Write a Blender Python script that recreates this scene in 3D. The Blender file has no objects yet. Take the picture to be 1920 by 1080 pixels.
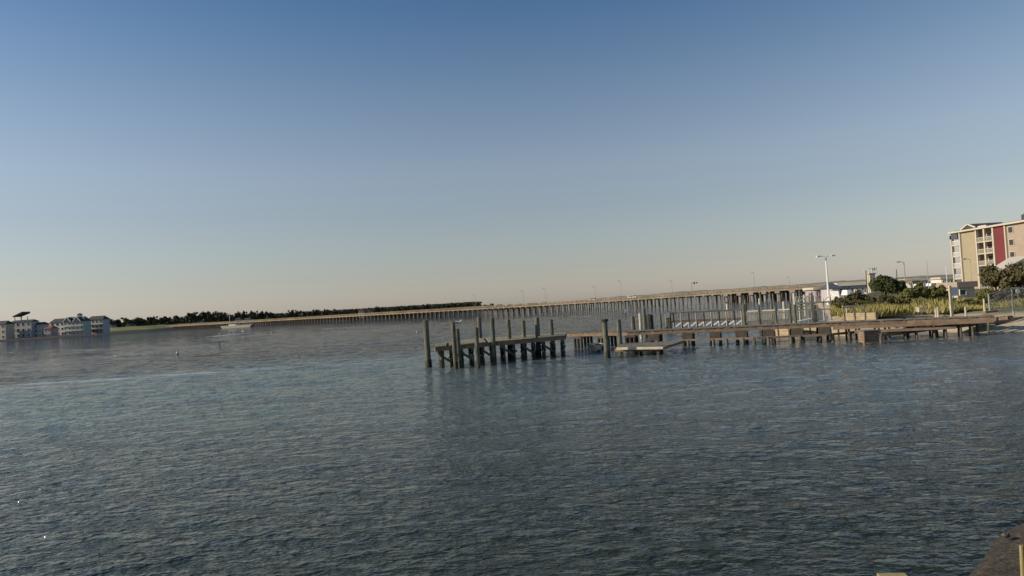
import bpy, bmesh, math, random
import numpy as np
from mathutils import Vector, Matrix
random.seed(7); rng = np.random.default_rng(7)
scene = bpy.context.scene
C = scene.collection
R_ = math.radians
# ------------------------------------------------------------------ camera
F_PX, ROLL, PITCH, CAM_H = 1251.0, R_(3.4), math.atan(32/1251.0), 4.0
Fv = Vector((0, math.cos(PITCH), math.sin(PITCH)))
U0 = Vector((0, -math.sin(PITCH), math.cos(PITCH)))
X0 = Vector((1, 0, 0))
Rv = math.cos(ROLL)*X0 - math.sin(ROLL)*U0
Uv = math.sin(ROLL)*X0 + math.cos(ROLL)*U0
camd = bpy.data.cameras.new("camera")
camd.sensor_width = 36.0; camd.lens = 36.0*F_PX/1920.0
camd.clip_start = 0.1; camd.clip_end = 12000
cam = bpy.data.objects.new("camera", camd); C.objects.link(cam)
cam.matrix_world = Matrix(((Rv.x, Uv.x, -Fv.x, 0), (Rv.y, Uv.y, -Fv.y, 0), (Rv.z, Uv.z, -Fv.z, CAM_H), (0, 0, 0, 1)))
scene.camera = cam
# ------------------------------------------------------------------ world, sun, exposure
SUN_EL, SUN_AZ = R_(24), R_(-93)          # azimuth from +Y, negative = towards -X (left)
world = bpy.data.worlds.new("World"); scene.world = world; world.use_nodes = True
wn = world.node_tree.nodes; wl = world.node_tree.links
bg = wn["Background"]
sky = wn.new("ShaderNodeTexSky"); sky.sky_type = 'NISHITA'; sky.sun_disc = False
sky.sun_elevation = SUN_EL; sky.sun_rotation = SUN_AZ
sky.altitude = 0; sky.air_density = 1.5; sky.dust_density = 0.3; sky.ozone_density = 3.0
gm = wn.new("ShaderNodeHueSaturation"); gm.inputs["Saturation"].default_value = 0.82
wtc = wn.new("ShaderNodeTexCoord"); wsp = wn.new("ShaderNodeSeparateXYZ"); wl.new(wtc.outputs["Generated"], wsp.inputs[0])
def wramp(stops):                                                  # value by height above the horizon (sine of elevation)
    q = wn.new("ShaderNodeValToRGB"); e = q.color_ramp.elements
    while len(e) < len(stops): e.new(0.5)
    for k, (p, v) in enumerate(stops): e[k].position = p; e[k].color = (v/2, v/2, v/2, 1)
    wl.new(wsp.outputs[2], q.inputs[0]); m2 = wn.new("ShaderNodeMath"); m2.operation = 'MULTIPLY'; m2.inputs[1].default_value = 2
    wl.new(q.outputs[0], m2.inputs[0]); return m2.outputs[0]
wl.new(wramp([(0.0, 0.57), (0.2, 0.66), (0.42, 1.18)]), gm.inputs["Saturation"])     # hazy grey air low down, cleaner blue higher up
wl.new(wramp([(0.0, 0.98), (0.2, 1.07), (0.42, 0.95)]), gm.inputs["Value"])
tn = wn.new("ShaderNodeMix"); tn.data_type = 'RGBA'; tn.blend_type = 'MULTIPLY'; tn.inputs[0].default_value = 1.0; tn.clamp_result = False
tn.inputs[7].default_value = (0.965, 1.0, 1.15, 1)
wl.new(sky.outputs[0], gm.inputs["Color"]); wl.new(gm.outputs[0], tn.inputs[6]); wl.new(tn.outputs[2], bg.inputs[0])
bg.inputs[1].default_value = 0.066
sund = bpy.data.lights.new("sun", 'SUN'); sund.energy = 4.0; sund.angle = R_(0.5); sund.color = (1.0, 0.86, 0.68)
sun = bpy.data.objects.new("sun", sund); C.objects.link(sun)
sd = Vector((math.sin(SUN_AZ)*math.cos(SUN_EL), math.cos(SUN_AZ)*math.cos(SUN_EL), math.sin(SUN_EL)))
sun.rotation_euler = sd.to_track_quat('Z', 'Y').to_euler(); sun.location = (-40, 10, 60)
scene.view_settings.view_transform = 'Standard'; scene.view_settings.look = 'None'
scene.view_settings.gamma = 1; scene.view_settings.exposure = 0.33
# ------------------------------------------------------------------ pixel -> world measuring helpers (photograph is 1920 wide)
def PG(x, y, z=0.0):      # where the sight line of pixel x,y meets the height z
    d = Fv + Rv*((x-960)/F_PX) + Uv*((540-y)/F_PX)
    t = (z-CAM_H)/d.z
    return Vector((d.x*t, d.y*t, z))
def PT(x, y, Y):          # the same at depth Y
    d = Fv + Rv*((x-960)/F_PX) + Uv*((540-y)/F_PX)
    t = Y/d.y
    return Vector((d.x*t, Y, CAM_H + d.z*t))
def XP(x, Y, z):          # X of something seen at column x, depth Y, height z
    dz = z-CAM_H
    return ((x-960)/F_PX*(Y*Fv.y+dz*Fv.z) - Y*Rv.y - dz*Rv.z)/Rv.x
def ZP(y, Y, X):
    c = (540-y)/F_PX
    return CAM_H + (c*Y*Fv.y - X*Uv.x - Y*Uv.y)/(Uv.z - c*Fv.z)
# ------------------------------------------------------------------ materials
def mat(name, col, rough=0.8, var=0.25, scale=3.0, bump=0.0, bscale=20.0, col2=None, stretch=(1, 1, 1), metallic=0.0, spec=0.3, emit=None):
    m = bpy.data.materials.new(name); m.use_nodes = True
    n = m.node_tree.nodes; l = m.node_tree.links; b = n["Principled BSDF"]
    b.inputs["Roughness"].default_value = rough; b.inputs["Metallic"].default_value = metallic
    b.inputs["Specular IOR Level"].default_value = spec
    tc = n.new("ShaderNodeTexCoord"); mp = n.new("ShaderNodeMapping"); mp.inputs["Scale"].default_value = stretch
    l.new(tc.outputs["Object"], mp.inputs[0])
    ns = n.new("ShaderNodeTexNoise"); ns.inputs["Scale"].default_value = scale; ns.inputs["Detail"].default_value = 6
    ns.inputs["Roughness"].default_value = 0.65
    l.new(mp.outputs[0], ns.inputs[0])
    cr = n.new("ShaderNodeValToRGB"); cr.color_ramp.elements[0].position = 0.3; cr.color_ramp.elements[1].position = 0.7
    c2 = col2 if col2 else tuple(min(1, c*(1+var)) for c in col)
    c1 = tuple(c*(1-var) for c in col) if not col2 else col
    cr.color_ramp.elements[0].color = (*c1, 1); cr.color_ramp.elements[1].color = (*c2, 1)
    l.new(ns.outputs[0], cr.inputs[0]); l.new(cr.outputs[0], b.inputs["Base Color"])
    if bump:
        nb = n.new("ShaderNodeTexNoise"); nb.inputs["Scale"].default_value = bscale; nb.inputs["Detail"].default_value = 4
        l.new(mp.outputs[0], nb.inputs[0])
        bp = n.new("ShaderNodeBump"); bp.inputs["Strength"].default_value = bump; bp.inputs["Distance"].default_value = 0.05
        l.new(nb.outputs[0], bp.inputs["Height"]); l.new(bp.outputs[0], b.inputs["Normal"])
    return m
def leafmat(name, c1, c2, scale=1.0):
    m = mat(name, c1, 0.7, col2=c2, scale=scale, spec=0.15)
    b = m.node_tree.nodes["Principled BSDF"]
    try:
        b.inputs["Subsurface Weight"].default_value = 0.0
    except Exception: pass
    return m
M = {}
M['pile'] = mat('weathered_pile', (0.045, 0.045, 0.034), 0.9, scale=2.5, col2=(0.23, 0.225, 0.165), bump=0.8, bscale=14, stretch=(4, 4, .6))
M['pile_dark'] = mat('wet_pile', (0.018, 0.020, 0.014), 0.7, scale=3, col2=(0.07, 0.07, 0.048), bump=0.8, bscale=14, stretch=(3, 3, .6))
M['deck'] = mat('deck_planks', (0.16, 0.145, 0.095), 0.9, scale=1.3, col2=(0.38, 0.35, 0.23), bump=0.5, bscale=12, stretch=(1, 3, 1))
M['deck_grey'] = mat('grey_planks', (0.11, 0.10, 0.08), 0.9, scale=1.3, col2=(0.27, 0.235, 0.18), bump=0.5, bscale=12, stretch=(1, 3, 1))
M['beam'] = mat('timber_beam', (0.06, 0.05, 0.038), 0.9, scale=2, col2=(0.16, 0.13, 0.10), bump=0.5)
M['beam_warm'] = mat('warm_timber', (0.16, 0.11, 0.075), 0.9, scale=2, col2=(0.32, 0.235, 0.16), bump=0.5)
M['oyster'] = mat('oyster_crust', (0.15, 0.14, 0.11), 0.9, scale=8, col2=(0.6, 0.57, 0.48), bump=1)
M['concrete'] = mat('bridge_concrete', (0.19, 0.15, 0.10), 0.9, scale=0.15, col2=(0.35, 0.285, 0.195))
M['concrete_grey'] = mat('grey_concrete', (0.20, 0.185, 0.17), 0.9, scale=0.3, col2=(0.33, 0.30, 0.27))
M['white'] = mat('white_paint', (0.72, 0.70, 0.65), 0.6, var=0.1, scale=2)
M['cream'] = mat('cream_timber', (0.36, 0.33, 0.25), 0.8, scale=1.5, col2=(0.60, 0.55, 0.43))
M['dark'] = mat('dark_metal', (0.03, 0.03, 0.032), 0.6, var=0.2)
M['galv'] = mat('galvanised', (0.30, 0.31, 0.31), 0.5, var=0.15, metallic=0.3)
M['sand'] = mat('sand', (0.34, 0.28, 0.19), 0.95, scale=1.2, col2=(0.50, 0.42, 0.29), bump=0.5, bscale=6)
M['tan_stucco'] = mat('tan_stucco', (0.33, 0.28, 0.19), 0.9, var=0.08, scale=.6)
M['peach'] = mat('peach_stucco', (0.35, 0.28, 0.22), 0.9, var=0.08, scale=.6)
M['red_stucco'] = mat('red_stucco', (0.16, 0.035, 0.038), 0.85, var=0.1, scale=.5)
M['trim'] = mat('cream_trim', (0.50, 0.455, 0.37), 0.8, var=0.08)
M['glass'] = mat('window_glass', (0.035, 0.04, 0.045), 0.12, var=0.2, spec=0.6)
M['roof_dark'] = mat('dark_shingles', (0.035, 0.035, 0.038), 0.9, scale=2, col2=(0.09, 0.085, 0.085))
M['roof_blue'] = mat('blue_shingles', (0.05, 0.06, 0.075), 0.8, scale=2, col2=(0.10, 0.115, 0.13))
M['roof_red'] = mat('red_shingles', (0.16, 0.06, 0.05), 0.9, scale=2, col2=(0.26, 0.12, 0.09))
M['leaf_far'] = leafmat('far_foliage', (0.030, 0.033, 0.018), (0.085, 0.085, 0.045), 0.25)
M['leaf_dark'] = leafmat('dark_foliage', (0.035, 0.048, 0.02), (0.10, 0.115, 0.045), 0.8)
M['leaf_olive'] = leafmat('olive_foliage', (0.08, 0.09, 0.025), (0.20, 0.185, 0.06), 0.8)
M['leaf_brown'] = leafmat('brown_green_foliage', (0.06, 0.06, 0.025), (0.16, 0.14, 0.065), 0.8)
M['bark'] = mat('bark', (0.07, 0.055, 0.04), 0.95, scale=3, bump=0.6)
M['grass'] = mat('dry_reeds', (0.16, 0.16, 0.045), 0.9, scale=0.5, col2=(0.40, 0.33, 0.12))
# ------------------------------------------------------------------ mesh helpers
class MB:
    def __init__(s): s.v = []; s.f = []
    def add(s, vs, fs):
        k = len(s.v); s.v += [tuple(p) for p in vs]; s.f += [tuple(i+k for i in f) for f in fs]; return s
    def box(s, c, sz, rz=0.0):
        x, y, z = [q/2 for q in sz]; ca, sa = math.cos(rz), math.sin(rz)
        vs = []
        for dz in (-z, z):
            for dx, dy in ((-x, -y), (x, -y), (x, y), (-x, y)):
                vs.append((c[0]+dx*ca-dy*sa, c[1]+dx*sa+dy*ca, c[2]+dz))
        return s.add(vs, [(0, 3, 2, 1), (4, 5, 6, 7), (0, 1, 5, 4), (1, 2, 6, 5), (2, 3, 7, 6), (3, 0, 4, 7)])
    def beam(s, a, b, w, h):            # box along a-b, w wide, h high
        a, b = Vector(a), Vector(b); d = (b-a).normalized()
        up = Vector((0, 0, 1)) if abs(d.z) < 0.95 else Vector((0, 1, 0))
        sx = d.cross(up).normalized()*w/2; sz = sx.cross(d).normalized()*h/2
        vs = [p+q for p in (a, b) for q in (-sx-sz, sx-sz, sx+sz, -sx+sz)]
        return s.add(vs, [(0, 1, 2, 3), (7, 6, 5, 4), (0, 4, 5, 1), (1, 5, 6, 2), (2, 6, 7, 3), (3, 7, 4, 0)])
    def cyl(s, a, b, r0, r1=None, n=8, wob=0.0):
        r1 = r0 if r1 is None else r1
        a, b = Vector(a), Vector(b); d = (b-a).normalized()
        up = Vector((1, 0, 0)) if abs(d.z) > 0.7 else Vector((0, 0, 1))
        u = d.cross(up).normalized(); w = d.cross(u)
        vs = []
        for p, r in ((a, r0), (b, r1)):
            for i in range(n):
                t = 2*math.pi*i/n; rr = r*(1+random.uniform(-wob, wob))
                vs.append(p + u*math.cos(t)*rr + w*math.sin(t)*rr)
        fs = [(i, (i+1) % n, n+(i+1) % n, n+i) for i in range(n)] + [tuple(range(n-1, -1, -1)), tuple(range(n, 2*n))]
        return s.add(vs, fs)
    def prism(s, pts, z0, z1):          # plan polygon, extruded (z0,z1 may be lists)
        n = len(pts); Z0 = z0 if isinstance(z0, (list, tuple)) else [z0]*n; Z1 = z1 if isinstance(z1, (list, tuple)) else [z1]*n
        vs = [(p[0], p[1], Z0[i]) for i, p in enumerate(pts)] + [(p[0], p[1], Z1[i]) for i, p in enumerate(pts)]
        return s.add(vs, [tuple(range(n-1, -1, -1)), tuple(range(n, 2*n))] + [(i, (i+1) % n, n+(i+1) % n, n+i) for i in range(n)])
    def ell(s, c, r, nu=10, nv=6, wob=0.0):
        vs = [(c[0], c[1], c[2]-r[2])]
        for j in range(1, nv):
            a = -math.pi/2 + math.pi*j/nv
            for i in range(nu):
                t = 2*math.pi*i/nu; k = 1+random.uniform(-wob, wob)
                vs.append((c[0]+r[0]*math.cos(a)*math.cos(t)*k, c[1]+r[1]*math.cos(a)*math.sin(t)*k, c[2]+r[2]*math.sin(a)*k))
        vs.append((c[0], c[1], c[2]+r[2])); top = len(vs)-1
        fs = [(0, 1+(i+1) % nu, 1+i) for i in range(nu)]
        for j in range(nv-2):
            for i in range(nu):
                a = 1+j*nu+i; b = 1+j*nu+(i+1) % nu; fs.append((a, b, b+nu, a+nu))
        k = 1+(nv-2)*nu
        fs += [(k+i, k+(i+1) % nu, top) for i in range(nu)]
        return s.add(vs, fs)
    def build(s, name, m, parent=None, base=None, smooth=False):
        me = bpy.data.meshes.new(name)
        o0 = parent.location if (parent is not None and base is None) else (base if base is not None else Vector((0, 0, 0)))
        if parent is not None and parent.parent is not None and base is None: o0 = parent.parent.location
        o0 = Vector(o0)
        me.from_pydata([(v[0]-o0.x, v[1]-o0.y, v[2]-o0.z) for v in s.v], [], s.f); me.validate(); me.update()
        bm = bmesh.new(); bm.from_mesh(me); bmesh.ops.recalc_face_normals(bm, faces=bm.faces); bm.to_mesh(me); bm.free()
        if smooth: me.shade_smooth()
        me.materials.append(m)
        o = bpy.data.objects.new(name, me); C.objects.link(o)
        if parent is not None: o.parent = parent
        elif base is not None: o.location = o0
        return o
def tag(o, label=None, cat=None, group=None, kind=None):
    if label: o['label'] = label
    if cat: o['category'] = cat
    if group: o['group'] = group
    if kind: o['kind'] = kind
    return o
def thing(name, label, cat, loc, group=None):
    o = bpy.data.objects.new(name, None); C.objects.link(o); o.location = loc; o.empty_display_size = 0.3
    return tag(o, label, cat, group)
def dup(root, loc, rotz=0.0, sc=(1, 1, 1), label=None):
    r = root.copy(); C.objects.link(r); r.location = loc; r.rotation_euler = (0, 0, rotz); r.scale = sc
    if label: r['label'] = label
    for ch in list(root.children):
        c = ch.copy(); C.objects.link(c); c.parent = r
        for g in list(ch.children):
            d = g.copy(); C.objects.link(d); d.parent = c
    return r
def npmesh(name, verts, faces, m, smooth=False):
    me = bpy.data.meshes.new(name); nv = len(verts); nf = len(faces); k = faces.shape[1]
    me.vertices.add(nv); me.vertices.foreach_set("co", verts.astype(np.float32).ravel())
    me.loops.add(nf*k); me.loops.foreach_set("vertex_index", faces.astype(np.int32).ravel())
    me.polygons.add(nf); me.polygons.foreach_set("loop_start", np.arange(0, nf*k, k, dtype=np.int32))
    me.update(calc_edges=True); me.validate()
    if smooth: me.shade_smooth()
    me.materials.append(m)
    return me
ORD = ['leftmost', 'second', 'third', 'fourth', 'fifth', 'sixth', 'seventh', 'eighth', 'ninth', 'tenth', 'eleventh', 'twelfth', 'thirteenth',
       'fourteenth', 'fifteenth', 'sixteenth', 'seventeenth', 'eighteenth', 'nineteenth']
TENS = {2: 'twenty', 3: 'thirty', 4: 'forty', 5: 'fifty', 6: 'sixty', 7: 'seventy', 8: 'eighty'}
TENTH = {2: 'twentieth', 3: 'thirtieth', 4: 'fortieth', 5: 'fiftieth', 6: 'sixtieth', 7: 'seventieth', 8: 'eightieth'}
def ordinal(i):          # i from 0
    if i < 19: return ORD[i]
    t, u = divmod(i+1, 10)
    return TENTH[t] if u == 0 else TENS[t] + '-' + (['first'] + ORD[1:9])[u-1]
# ------------------------------------------------------------------ water: one displaced sheet out to the horizon
def water():
    ang = np.concatenate([np.linspace(-math.pi, -1.0, 60, endpoint=False), np.linspace(-1.0, 1.0, 1150), np.linspace(1.0, math.pi, 60)[1:]])
    rr = [0.0, 1.5, 3.0]; r = 4.5
    while r < 420: rr.append(r); r += max(0.04, 0.0058*r)
    while r < 9000: rr.append(r); r *= 1.06
    rr.append(9000); rr = np.array(rr)
    A, Rr = np.meshgrid(ang, rr)
    X = (Rr*np.sin(A)).ravel(); Y = (Rr*np.cos(A)).ravel(); D = Rr.ravel()
    sp = np.maximum(0.04, 0.0058*D)
    sp = np.where(D > 420, 90, sp); sp = np.where(np.abs(A.ravel()) > 1.0, 50, sp)
    Z = np.zeros_like(X)
    wx = X + 0.5*np.sin(0.31*Y+1.3) + 0.35*np.sin(0.23*X+0.4*Y); wy = Y + 0.5*np.sin(0.27*X+0.7) + 0.3*np.sin(0.5*X-0.17*Y)
    patch = 0.75 + 0.3*np.sin(0.11*X+0.05*Y+1)*np.sin(0.09*Y-0.04*X+2)
    shelter = 0.55+0.45*np.clip((D-14)/30, 0, 1)          # the long waves die down towards the bank
    for i in range(110):
        lam = 0.16*(45 ** ((i+rng.random())/110)); th = rng.normal(0.10, 0.46)
        k = 2*math.pi/lam
        amp = 0.0060*lam if lam < 2.2 else 0.0060*2.2*(lam/2.2)**0.25
        amp = amp*np.clip(lam/(2.6*sp)-1, 0, 1)*(0.85*shelter if lam > 0.7 else 1)
        ph = k*(wx*math.sin(th)+wy*math.cos(th)) + rng.random()*6.28
        Z += amp*((1-2*np.abs(np.sin(ph/2+0.4)))*0.8 + np.sin(ph)*0.5)
    Z *= patch
    nr, na = len(rr), len(ang)
    i = np.arange(nr-1)[:, None]*na + np.arange(na-1)[None, :]
    F = np.stack([i, i+na, i+na+1, i+1], -1).reshape(-1, 4)
    m = bpy.data.materials.new('sea_water'); m.use_nodes = True
    n = m.node_tree.nodes; l = m.node_tree.links; b = n["Principled BSDF"]
    b.inputs["IOR"].default_value = 1.33; b.inputs["Roughness"].default_value = 0.07
    tc = n.new("ShaderNodeTexCoord")
    def noise(scale, det, stretch, rot=0.0, rough=0.6, dist=0.0):
        mp = n.new("ShaderNodeMapping"); mp.inputs["Scale"].default_value = stretch; mp.inputs["Rotation"].default_value = (0, 0, rot)
        l.new(tc.outputs["Object"], mp.inputs[0])
        t = n.new("ShaderNodeTexNoise"); t.inputs["Scale"].default_value = scale; t.inputs["Detail"].default_value = det
        t.inputs["Roughness"].default_value = rough; t.inputs["Distortion"].default_value = dist
        l.new(mp.outputs[0], t.inputs[0]); return t.outputs[0]
    def math_(op, a, bb):
        q = n.new("ShaderNodeMath"); q.operation = op
        for j, v in enumerate((a, bb)):
            if isinstance(v, (int, float)): q.inputs[j].default_value = v
            else: l.new(v, q.inputs[j])
        return q.outputs[0]
    def ramp(fac, p0, p1, c0, c1):
        q = n.new("ShaderNodeValToRGB"); q.color_ramp.elements[0].position = p0; q.color_ramp.elements[1].position = p1
        q.color_ramp.elements[0].color = (*c0, 1); q.color_ramp.elements[1].color = (*c1, 1); l.new(fac, q.inputs[0]); return q.outputs[0]
    # shoal water (greener) in a band on the left, deeper water to the right and beyond
    big = noise(0.02, 4, (1, 2.2, 1), 0.15, dist=0.6)
    streak = noise(0.07, 5, (0.35, 3.0, 1), 0.17, dist=0.4)
    mixf = math_('ADD', math_('MULTIPLY', big, 0.55), math_('MULTIPLY', streak, 0.45))
    sepx = n.new("ShaderNodeSeparateXYZ"); l.new(tc.outputs["Object"], sepx.inputs[0])
    def mrange(v, a0, a1, b0=0.0, b1=1.0):
        q = n.new("ShaderNodeMapRange"); q.interpolation_type = 'SMOOTHSTEP'; l.new(v, q.inputs[0])
        for j, w_ in enumerate((a0, a1, b0, b1)): q.inputs[1+j].default_value = w_
        return q.outputs[0]
    def mixc(f, c1, c2):
        q = n.new("ShaderNodeMix"); q.data_type = 'RGBA'; l.new(f, q.inputs[0])
        for j, w_ in ((6, c1), (7, c2)):
            if isinstance(w_, tuple): q.inputs[j].default_value = (*w_, 1)
            else: l.new(w_, q.inputs[j])
        return q.outputs[2]
    # line of the shoal edge: from far left to the pier head
    p0, p1 = PG(0, 722), PG(720, 668); sl = (p1.y-p0.y)/(p1.x-p0.x)
    wob = noise(0.05, 3, (1, 1, 1), 0.3)
    dd = math_('ADD', math_('SUBTRACT', sepx.outputs[1], math_('MULTIPLY', sepx.outputs[0], sl)), math_('ADD', math_('MULTIPLY', math_('SUBTRACT', wob, 0.5), 16.0), math_('MULTIPLY', math_('SUBTRACT', noise(0.35, 4, (.25, 1, 1), 0.1), 0.5), 9.0)))
    dd = math_('SUBTRACT', dd, p0.y-sl*p0.x)
    far = mrange(dd, -9.0, 16.0); left = mrange(sepx.outputs[0], 6.0, -16.0); near = mrange(sepx.outputs[1], 34.0, 9.0)
    shoal = math_('MULTIPLY', math_('MULTIPLY', left, math_('SUBTRACT', 1.0, far)), math_('SUBTRACT', 1.0, math_('MULTIPLY', near, 0.75)))
    col = mixc(math_('MULTIPLY', shoal, ramp(mixf, 0.35, 0.55, (.55,)*3, (1,)*3)), (0.088, 0.110, 0.106), (0.110, 0.154, 0.136))
    col = mixc(near, col, mixc(left, (0.022, 0.029, 0.019), (0.058, 0.076, 0.063)))  # close water darkened: weaker reflection when looking down, painted into the colour
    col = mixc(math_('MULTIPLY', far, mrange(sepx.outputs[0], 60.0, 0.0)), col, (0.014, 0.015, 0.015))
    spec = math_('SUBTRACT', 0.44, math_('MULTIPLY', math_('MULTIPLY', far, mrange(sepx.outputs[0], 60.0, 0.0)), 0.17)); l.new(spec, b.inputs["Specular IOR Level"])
    # broken foam streaks along that edge
    fs = noise(0.55, 4, (0.07, 1.9, 1), 0.16, 0.6, 0.2)
    band = math_('MULTIPLY', mrange(dd, -7.0, -1.5), math_('SUBTRACT', 1.0, mrange(dd, 0.5, 3.0)))
    foam = math_('MULTIPLY', math_('MULTIPLY', band, left), mrange(fs, 0.50, 0.60))
    col = mixc(math_('MULTIPLY', foam, 0.95), col, (0.34, 0.38, 0.37))
    l.new(col, b.inputs["Base Color"])
    # chop that the sheet itself is too coarse to carry
    h1 = noise(6.0, 2, (0.85, 1.5, 1), 0.12, 0.5, 0.3)
    h2 = noise(14, 2, (0.9, 1.4, 1), -0.2, 0.5, 0.3)
    h3 = noise(2.6, 2, (0.85, 1.5, 1), 0.2, 0.5)
    h0 = noise(0.95, 4, (0.8, 1.5, 1), 0.16, 0.62, 0.3)
    hh = math_('ADD', math_('ADD', math_('MULTIPLY', h0, 0.38), math_('MULTIPLY', h1, 0.115)), math_('ADD', math_('MULTIPLY', h2, 0.02), math_('MULTIPLY', h3, 0.23)))
    bp = n.new("ShaderNodeBump"); bp.inputs["Distance"].default_value = 1.0
    l.new(math_('MULTIPLY', ramp(streak, 0.35, 0.65, (1.0,)*3, (0.7,)*3), math_('ADD', mrange(left, 0.0, 1.0, 0.62, 1.0), math_('MULTIPLY', far, 1.0))), bp.inputs["Strength"])
    l.new(hh, bp.inputs["Height"]); l.new(bp.outputs[0], b.inputs["Normal"])
    me = npmesh('water', np.stack([X, Y, Z], 1), F, m, True)
    o = bpy.data.objects.new('water', me); C.objects.link(o); tag(o, kind='structure')
water()
# ------------------------------------------------------------------ land sheets
def fbm(x, y, s=1.0, seed=0):
    z = 0; a = 1; f = s
    for k in range(5):
        z += a*(math.sin(f*x*1.3+seed+k*2.1+1.7*math.sin(f*y*.9+k))*math.sin(f*y*1.1+k*1.3+seed*.7+1.3*math.sin(f*x*.8+k))); a *= .5; f *= 2.03
    return z
def poly_sd(px, py, poly):      # signed distance, positive inside
    d = 1e9; inside = False; n = len(poly)
    for i in range(n):
        x1, y1 = poly[i]; x2, y2 = poly[(i+1) % n]
        ex, ey = x2-x1, y2-y1; t = max(0, min(1, ((px-x1)*ex+(py-y1)*ey)/(ex*ex+ey*ey)))
        d = min(d, math.hypot(px-x1-t*ex, py-y1-t*ey))
        if (y1 > py) != (y2 > py) and px < (x2-x1)*(py-y1)/(y2-y1)+x1: inside = not inside
    return d if inside else -d
def land(name, poly, xs, ys, hf, m):
    vs = []; idx = {}
    for j, y in enumerate(ys):
        for i, x in enumerate(xs):
            d = poly_sd(x, y, poly); idx[i, j] = len(vs); vs.append((x, y, hf(x, y, d)))
    fs = []
    for j in range(len(ys)-1):
        for i in range(len(xs)-1):
            q = (idx[i, j], idx[i+1, j], idx[i+1, j+1], idx[i, j+1])
            if max(vs[k][2] for k in q) > -0.6: fs.append(q)
    mb = MB(); mb.v = vs; mb.f = fs
    return tag(mb.build(name, m, smooth=True), kind='structure')
# right shore
def sx(px, Y): return XP(px, Y, 0.5)
shore = [(90, 40), (60, 43), (46, 46.0), (38.5, 47.6), (sx(1840, 49.3), 49.3), (sx(1790, 51.2), 51.4), (sx(1740, 54), 54), (sx(1640, 55.5), 55.5), (sx(1560, 57), 57), (sx(1500, 58.5), 58.5),
         (sx(1500, 64), 64), (sx(1545, 72), 72), (sx(1562, 82), 82), (sx(1545, 118), 118), (sx(1530, 150), 150), (sx(1515, 186), 186), (sx(1530, 260), 260), (500, 420), (900, 300), (900, 40)]
def ground_mat():
    m = mat('shore_ground', (0.10, 0.105, 0.035), 0.95, scale=0.35, col2=(0.20, 0.17, 0.075), bump=0.6, bscale=4)
    n = m.node_tree.nodes; l = m.node_tree.links; b = n["Principled BSDF"]
    cr = [q for q in n if q.type == 'VALTORGB'][0]
    tc = [q for q in n if q.type == 'TEX_COORD'][0]
    sp = n.new("ShaderNodeSeparateXYZ"); l.new(tc.outputs["Object"], sp.inputs[0])
    ns = n.new("ShaderNodeTexNoise"); ns.inputs["Scale"].default_value = 0.8; l.new(tc.outputs["Object"], ns.inputs[0])
    ad = n.new("ShaderNodeMath"); ad.operation = 'MULTIPLY_ADD'; ad.inputs[1].default_value = 0.5; l.new(ns.outputs[0], ad.inputs[0]); l.new(sp.outputs[2], ad.inputs[2])
    mr = n.new("ShaderNodeMapRange"); mr.inputs["From Min"].default_value = 1.15; mr.inputs["From Max"].default_value = 1.4; l.new(ad.outputs[0], mr.inputs[0])
    mx = n.new("ShaderNodeMix"); mx.data_type = 'RGBA'; l.new(mr.outputs[0], mx.inputs[0])
    s2 = n.new("ShaderNodeValToRGB"); s2.color_ramp.elements[0].color = (0.36, 0.30, 0.20, 1); s2.color_ramp.elements[1].color = (0.54, 0.46, 0.32, 1); l.new(ns.outputs[0], s2.inputs[0])
    l.new(s2.outputs[0], mx.inputs[6]); l.new(cr.outputs[0], mx.inputs[7]); l.new(mx.outputs[2], b.inputs["Base Color"])
    return m
M['ground'] = ground_mat()
def hshore(x, y, d):
    h = 1.35*(1-math.exp(-max(0, d)/(5.0 if x < 30 else 4.0))) if d > 0 else d*0.25
    return h + (0.06*fbm(x, y, 0.6) if d > 0.3 else 0)
def axis(a, b, dense0, dense1, step, far):
    out = []; v = a
    while v < b: out.append(v); v += step if dense0 <= v <= dense1 else far
    out.append(b); return out
land('shore_ground', shore, axis(20, 900, 20, 75, 1.0, 25), axis(38, 430, 38, 80, 1.0, 9), hshore, M['ground'])
# left shore
far_sh = [(-900, 480), (PG(-60, 643.6).x, PG(-60, 643.6).y), (PG(0, 640).x, PG(0, 640).y), (PG(120, 633.1).x, PG(120, 633.1).y), (PG(197, 628.4).x, PG(197, 628.4).y), (PG(195, 627.0).x, PG(195, 627.0).y), (PG(288, 621.6).x, PG(288, 621.6).y),
          (-286, 600), (-200, 640), (-40, 680), (60, 760), (100, 1000), (-1500, 1000)]
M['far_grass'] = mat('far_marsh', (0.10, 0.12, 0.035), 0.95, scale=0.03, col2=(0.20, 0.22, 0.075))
def bank_shade_below(m, zc, dark):          # dark low bank below the height zc, with shade under the bridge deck painted in
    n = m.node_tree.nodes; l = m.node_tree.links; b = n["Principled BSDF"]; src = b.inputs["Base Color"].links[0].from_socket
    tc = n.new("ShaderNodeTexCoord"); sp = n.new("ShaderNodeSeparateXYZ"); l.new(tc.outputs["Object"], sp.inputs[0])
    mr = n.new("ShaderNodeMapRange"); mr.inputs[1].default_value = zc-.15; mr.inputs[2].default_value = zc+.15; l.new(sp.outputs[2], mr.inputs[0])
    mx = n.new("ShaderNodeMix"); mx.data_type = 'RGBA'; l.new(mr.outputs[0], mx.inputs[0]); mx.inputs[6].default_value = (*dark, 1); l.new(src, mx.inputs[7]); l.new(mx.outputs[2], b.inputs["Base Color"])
bank_shade_below(M['far_grass'], 2.1, (0.035, 0.028, 0.022))
land('far_shore', far_sh, axis(-1500, 120, -420, -60, 4, 30), axis(440, 1010, 440, 700, 4, 30), lambda x, y, d: (1.6*(1-math.exp(-d/8))+(2.0*min(1, max(0, d-18)/20) if x > -280 else 3.4*min(1, max(0, d-.5)/24) if x > -0.608*y else 0) if d > 0 else d*0.3), M['far_grass'])
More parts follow.
